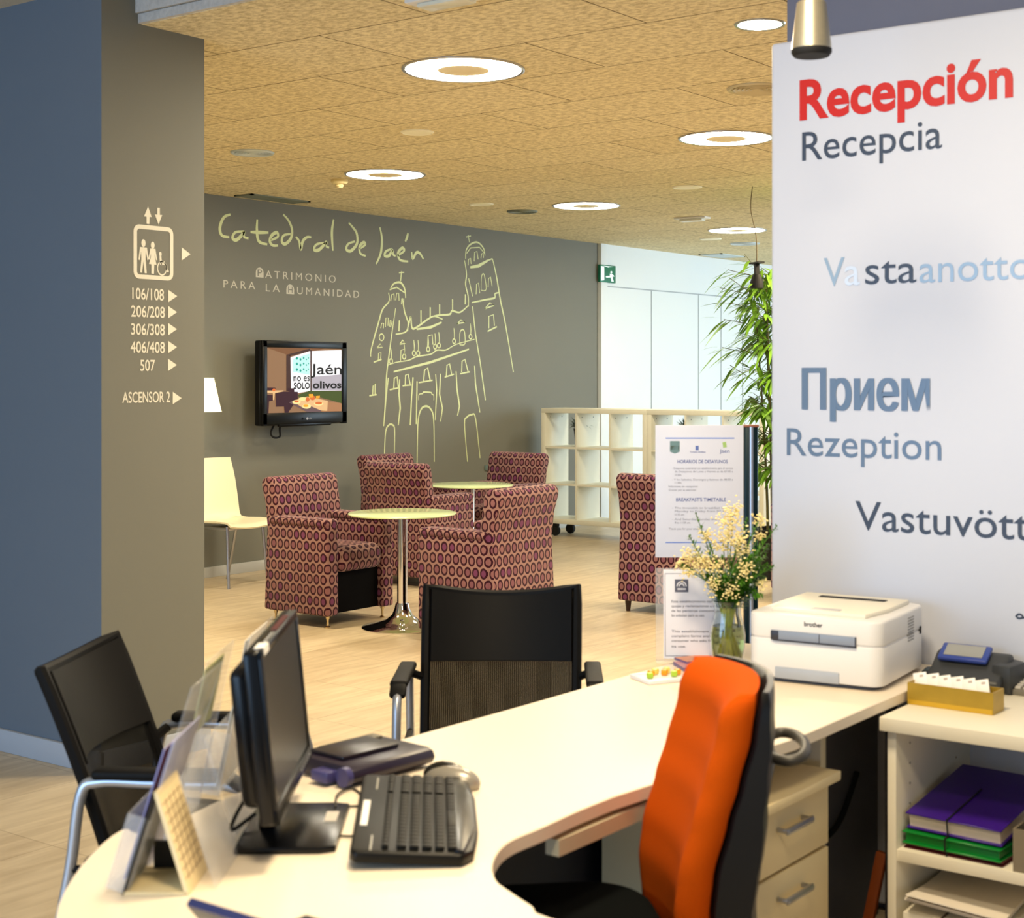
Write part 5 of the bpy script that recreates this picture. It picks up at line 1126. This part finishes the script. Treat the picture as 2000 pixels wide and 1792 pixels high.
# ---- keyboard
kO = Vector((2.02, 1.767, ZD)); kx = Vector((0.76, 0.65, 0)).normalized()
t = thing('computer_keyboard', 'black computer keyboard with a curved wrist rest, in front of the mouse', 'keyboard', kO, math.atan2(kx.y, kx.x))
M_KB = mat('keyboard_black', (10, 10, 8), 0.4, var=0.08, spec=0.25); M_KEY = mat('key_black', (14, 13, 8), 0.5, var=0.1, spec=0.25)
Mk = Matrix.Rotation(0.06, 4, 'X') @ Matrix.Translation((0, 0, 0.006))
KW, KD = 0.475, 0.195
b = MB(); b.prism([(-KW/2, 0.10), (-KW/2, -0.075), (-KW/2+0.03, -0.095), (-0.1, -0.105), (0.1, -0.105), (KW/2-0.03, -0.095), (KW/2, -0.075), (KW/2, 0.10), (KW/2-0.015, 0.108), (-KW/2+0.015, 0.108)], 0.0, 0.020, M=Mk, bev=0.005, seg=3); b.build('body', M_KB, t)
MB().prism([(-KW/2+0.01, -0.062), (-KW/2+0.006, -0.078), (-0.1, -0.1), (0.1, -0.1), (KW/2-0.006, -0.078), (KW/2-0.01, -0.062)], 0.018, 0.026, M=Mk, bev=0.004, seg=3).build('wrist_rest', mat('rest_blue_black', (14, 16, 22), 0.25, spec=0.4), t)
keys = MB()
for r_ in range(6):
    yk = 0.052-0.021*r_-(0.006 if r_ > 0 else 0)
    xk = -KW/2+0.018
    while xk < KW/2-0.03:
        wk = 0.0165
        if r_ == 5 and -0.12 < xk < -0.02: wk = 0.10
        gap_ = (0.092 < xk+wk/2 < 0.098) or (0.152 < xk+wk/2 < 0.158)
        keys.box((xk+wk/2, yk, 0.0225), (wk, 0.0165 if r_ else 0.011, 0.009), 0.0025, M=Mk); xk += wk+0.0028
        if 0.088 < xk < 0.100: xk = 0.102
        if 0.148 < xk < 0.160: xk = 0.163
keys.build('keys', M_KEY, t)
MB().box((-0.02, 0.092, 0.0205), (0.15, 0.012, 0.001), M=Mk).build('white_label', M_CARD, t)
MB().box((-0.19, 0.075, 0.0203), (0.08, 0.003, 0.001), M=Mk).box((0.17, 0.078, 0.0203), (0.08, 0.003, 0.001), M=Mk).build('silver_trim', mat('trim_grey', (130, 126, 110), 0.3), t)
# ---- mouse
mp0, mp1 = onz(828, 1532, ZD), onz(934, 1545, ZD); mc_ = (mp0+mp1)/2
t = thing('computer_mouse', 'black and silver computer mouse beyond the keyboard', 'mouse', (mc_.x+0.012, mc_.y+0.009, ZD), math.atan2(mp1.y-mp0.y, mp1.x-mp0.x))
MB().ball((0.004, -0.004, 0.010), 1, (0.060, 0.033, 0.031), sub=3).build('silver_body', mat('mouse_silver', (150, 146, 138), 0.3, 0.3), t)
MB().ball((-0.016, 0.008, 0.014), 1, (0.049, 0.027, 0.031), sub=3).build('black_top', mat('mouse_black', (22, 20, 16), 0.25), t)
MB().ball((0, 0, 0.004), 1, (0.059, 0.034, 0.0045), sub=2).build('base', M_BLACK, t)
for o_ in t.children:
    for v_ in o_.data.vertices: v_.co.z = max(v_.co.z, 0.0)
# ---- slim purple-black device behind the monitor
rO = onz(735, 1508, ZD); rx = (onz(815, 1500, ZD+0.02)-onz(685, 1535, ZD+0.02)).normalized()
t = thing('card_encoder', 'flat dark violet card encoder with rounded edge behind the monitor', 'card encoder', (rO.x, rO.y+0.03, ZD), math.atan2(rx.y, rx.x))
M_VIO = mat('dark_violet_plastic', (34, 28, 46), 0.35, var=0.06, spec=0.35)
b = MB(); b.prism([(-0.07, 0.004), (-0.085, 0.010), (-0.092, 0.022), (-0.085, 0.035), (-0.07, 0.040), (0.07, 0.040), (0.085, 0.035), (0.085, 0.008), (0.07, 0.004)], -0.11, 0.11, M=Matrix(((0, 0, 1, 0), (1, 0, 0, 0), (0, 1, 0, 0), (0, 0, 0, 1))), bev=0.004, seg=2); b.build('body', M_VIO, t)
MB().box((-0.01, 0.02, 0.0445), (0.15, 0.10, 0.008), 0.002).build('card_plate', mat('plate_violet_black', (34, 30, 40), 0.3), t)
MB().box((0.02, 0.068, 0.043), (0.15, 0.03, 0.006), 0.002).build('rear_cover', mat('olive_plastic', (96, 90, 72), 0.4), t)
MB().lathe([(0, -0.002), (0.019, -0.002), (0.019, 0.012), (0, 0.012)], 20, M=Matrix.Translation((-0.112, -0.072, 0.022)) @ Matrix.Rotation(-PI/2, 4, 'Y')).build('end_cap', mat('violet_cap', (60, 58, 110), 0.35), t)
MB().box((-0.12, -0.02, 0.018), (0.04, 0.05, 0.022), 0.004).build('plug', mat('violet_cap', (60, 58, 110), 0.35), t)
for sx in (-0.08, 0.08):
    for sy in (-0.05, 0.05): MB().lathe([(0, 0), (0.008, 0), (0.008, 0.006), (0, 0.006)], 10, loc=(sx, sy, 0)).build('rubber_foot', M_BLACK, t)

# ---- leaflet holders
def holder(label, base, n, wd, hgt_, tilt, pocket, leaf_=None):
    """front (pocket side) towards n; sheet leans back"""
    t = thing('leaflet_holder', label, 'leaflet holder', (base.x, base.y, ZD), face_rz(n), 'clear leaflet holders on the desk')
    Mh = Matrix.Rotation(-tilt, 4, 'X')
    MB().box((0, 0.002, hgt_/2), (wd, 0.003, hgt_), 0.001, M=Mh).build('back_sheet', M_ACR, t)
    b = MB(); b.box((0, -0.034, pocket/2), (wd, 0.003, pocket), 0.001, M=Mh); b.box((0, -0.016, 0.0025), (wd, 0.034, 0.003), M=Mh)
    b.box((-wd/2, -0.016, pocket/2), (0.003, 0.036, pocket), M=Mh).box((wd/2, -0.016, pocket/2), (0.003, 0.036, pocket), M=Mh); b.build('pocket', M_ACR, t)
    zt2 = hgt_*0.55*math.cos(tilt); yt2 = hgt_*0.55*math.sin(tilt)
    MB().box((0, yt2+0.05, zt2/2), (wd*0.8, 0.003, (zt2**2+0.05**2)**0.5), 0.001, rot=(0.32, 0, 0)).build('rear_support', M_ACR, t)
    if leaf_:
        cols, h0 = leaf_
        for k, c_ in enumerate(cols): MB().box((0.004*k, -0.004-0.004*k, h0/2+0.005), (wd*0.86, 0.0018, h0-0.012*k), M=Mh).build('leaflet', mat('leaflet_%d_%d' % (c_[0], c_[2]), c_, 0.5), t)
    return t
nL = -RIGHT
hb1 = onz(250, 1742, ZD); hb1 += VIEW*0.10
holder('clear leaflet holder nearest the picture corner, with blue and red leaflets', hb1, nL, 0.215, 0.335, 0.30, 0.12, (((170, 176, 220), (84, 24, 40), (150, 150, 206)), 0.235))
hb2 = ld(-0.665, 2.70)
holder('clear leaflet holder with a lime green leaflet, behind the blue one', hb2, nL, 0.215, 0.315, 0.21, 0.13)
g_ = [o for o in bpy.data.objects if o.name.startswith('leaflet_holder')][-1]
MB().box((0.01, -0.003, 0.235), (0.15, 0.0016, 0.12), M=Matrix.Rotation(-0.21, 4, 'X')).build('leaflet', mat('lime_leaflet', (152, 160, 46), 0.6), g_)
hb3 = ld(-0.64, 2.97)
holder('clear leaflet holder with white sheets, half behind the monitor', hb3, nL, 0.215, 0.315, 0.2, 0.12, (((226, 220, 204), (216, 210, 196)), 0.30))
# ---- tent desk calendar
cO = onz(300, 1752, ZD)+VIEW*0.07
t = thing('tent_calendar', 'cream tent shaped desk calendar with ruled sheets beside the blue leaflets', 'calendar', (cO.x, cO.y, ZD), face_rz(nL))
CWD = 0.125
h_c, hb_ = 0.16, 0.05
sl_ = math.hypot(h_c, hb_); an_ = math.atan2(hb_, h_c)
MB().box((0, -hb_/2, h_c/2), (CWD, 0.003, sl_), rot=(-an_, 0, 0)).build('front_card', mat('calendar_black', (20, 18, 18), 0.6), t)
pg = MB().box((0, hb_/2, h_c/2), (CWD, 0.006, sl_), rot=(an_, 0, 0)).build('pages', mat('calendar_cream', (236, 216, 170), 0.7), t)
b = MB()
Mc = Matrix.Translation((0, hb_/2, h_c/2)) @ Matrix.Rotation(an_, 4, 'X')
for k in range(9): b.box((0, 0.0034, -0.06+0.015*k), (CWD*0.9, 0.0006, 0.0012), M=Mc)
for k in range(4): b.box((-CWD*0.3+CWD*0.2*k, 0.0034, 0), (0.001, 0.0006, 0.13), M=Mc)
b.build('ruled_lines', mat('brown_ink', (150, 124, 96), 0.6), pg)
MB().box((0, 0, 0.003), (CWD, 2*hb_, 0.004)).build('base_card', mat('calendar_cream', (236, 216, 170), 0.7), t)
MB().box((-CWD/2+0.006, 0, 0.026), (0.008, hb_*1.3, 0.045)).build('inner_flap', mat('calendar_black', (20, 18, 18), 0.6), t)

# ---- laptop
lp0 = Vector((1.405, 1.435, ZD))
t = thing('laptop', 'small dark laptop opened wide at the lower left of the desk', 'laptop', lp0, math.radians(90))
M_LAP = mat('laptop_blue_black', (26, 28, 44), 0.3, var=0.05)
MB().box((0, -0.073, 0.011), (0.27, 0.146, 0.020), 0.004).build('base', M_LAP, t)
b = MB()
for i in range(12):
    for j in range(5): b.box((-0.115+0.021*i, -0.115+0.021*j, 0.0225), (0.017, 0.017, 0.003), 0.001)
b.build('keys', mat('laptop_keys', (38, 36, 32), 0.4), t)
Ml = Matrix.Translation((0, 0.002, 0.02)) @ Matrix.Rotation(math.radians(-40), 4, 'X')
MB().box((0, 0.004, 0.055), (0.27, 0.010, 0.10), 0.004, M=Ml).build('lid', mat('laptop_lid', (70, 70, 68), 0.35, var=0.05), t)
MB().box((0, 0.002, 0.105), (0.268, 0.013, 0.008), 0.003, M=Ml).build('lid_edge', mat('lid_edge_blue_lit', (46, 52, 96), 0.25), t)  # blue light along the lid's top edge put into its colour
MB().box((0, -0.0015, 0.055), (0.24, 0.002, 0.08), M=Ml).build('screen', mat('laptop_screen', (20, 20, 24), 0.2), t)
MB().tube([(-0.12, 0.004, 0.012), (0.12, 0.004, 0.012)], 0.008, 10).build('hinge', M_LAP, t)
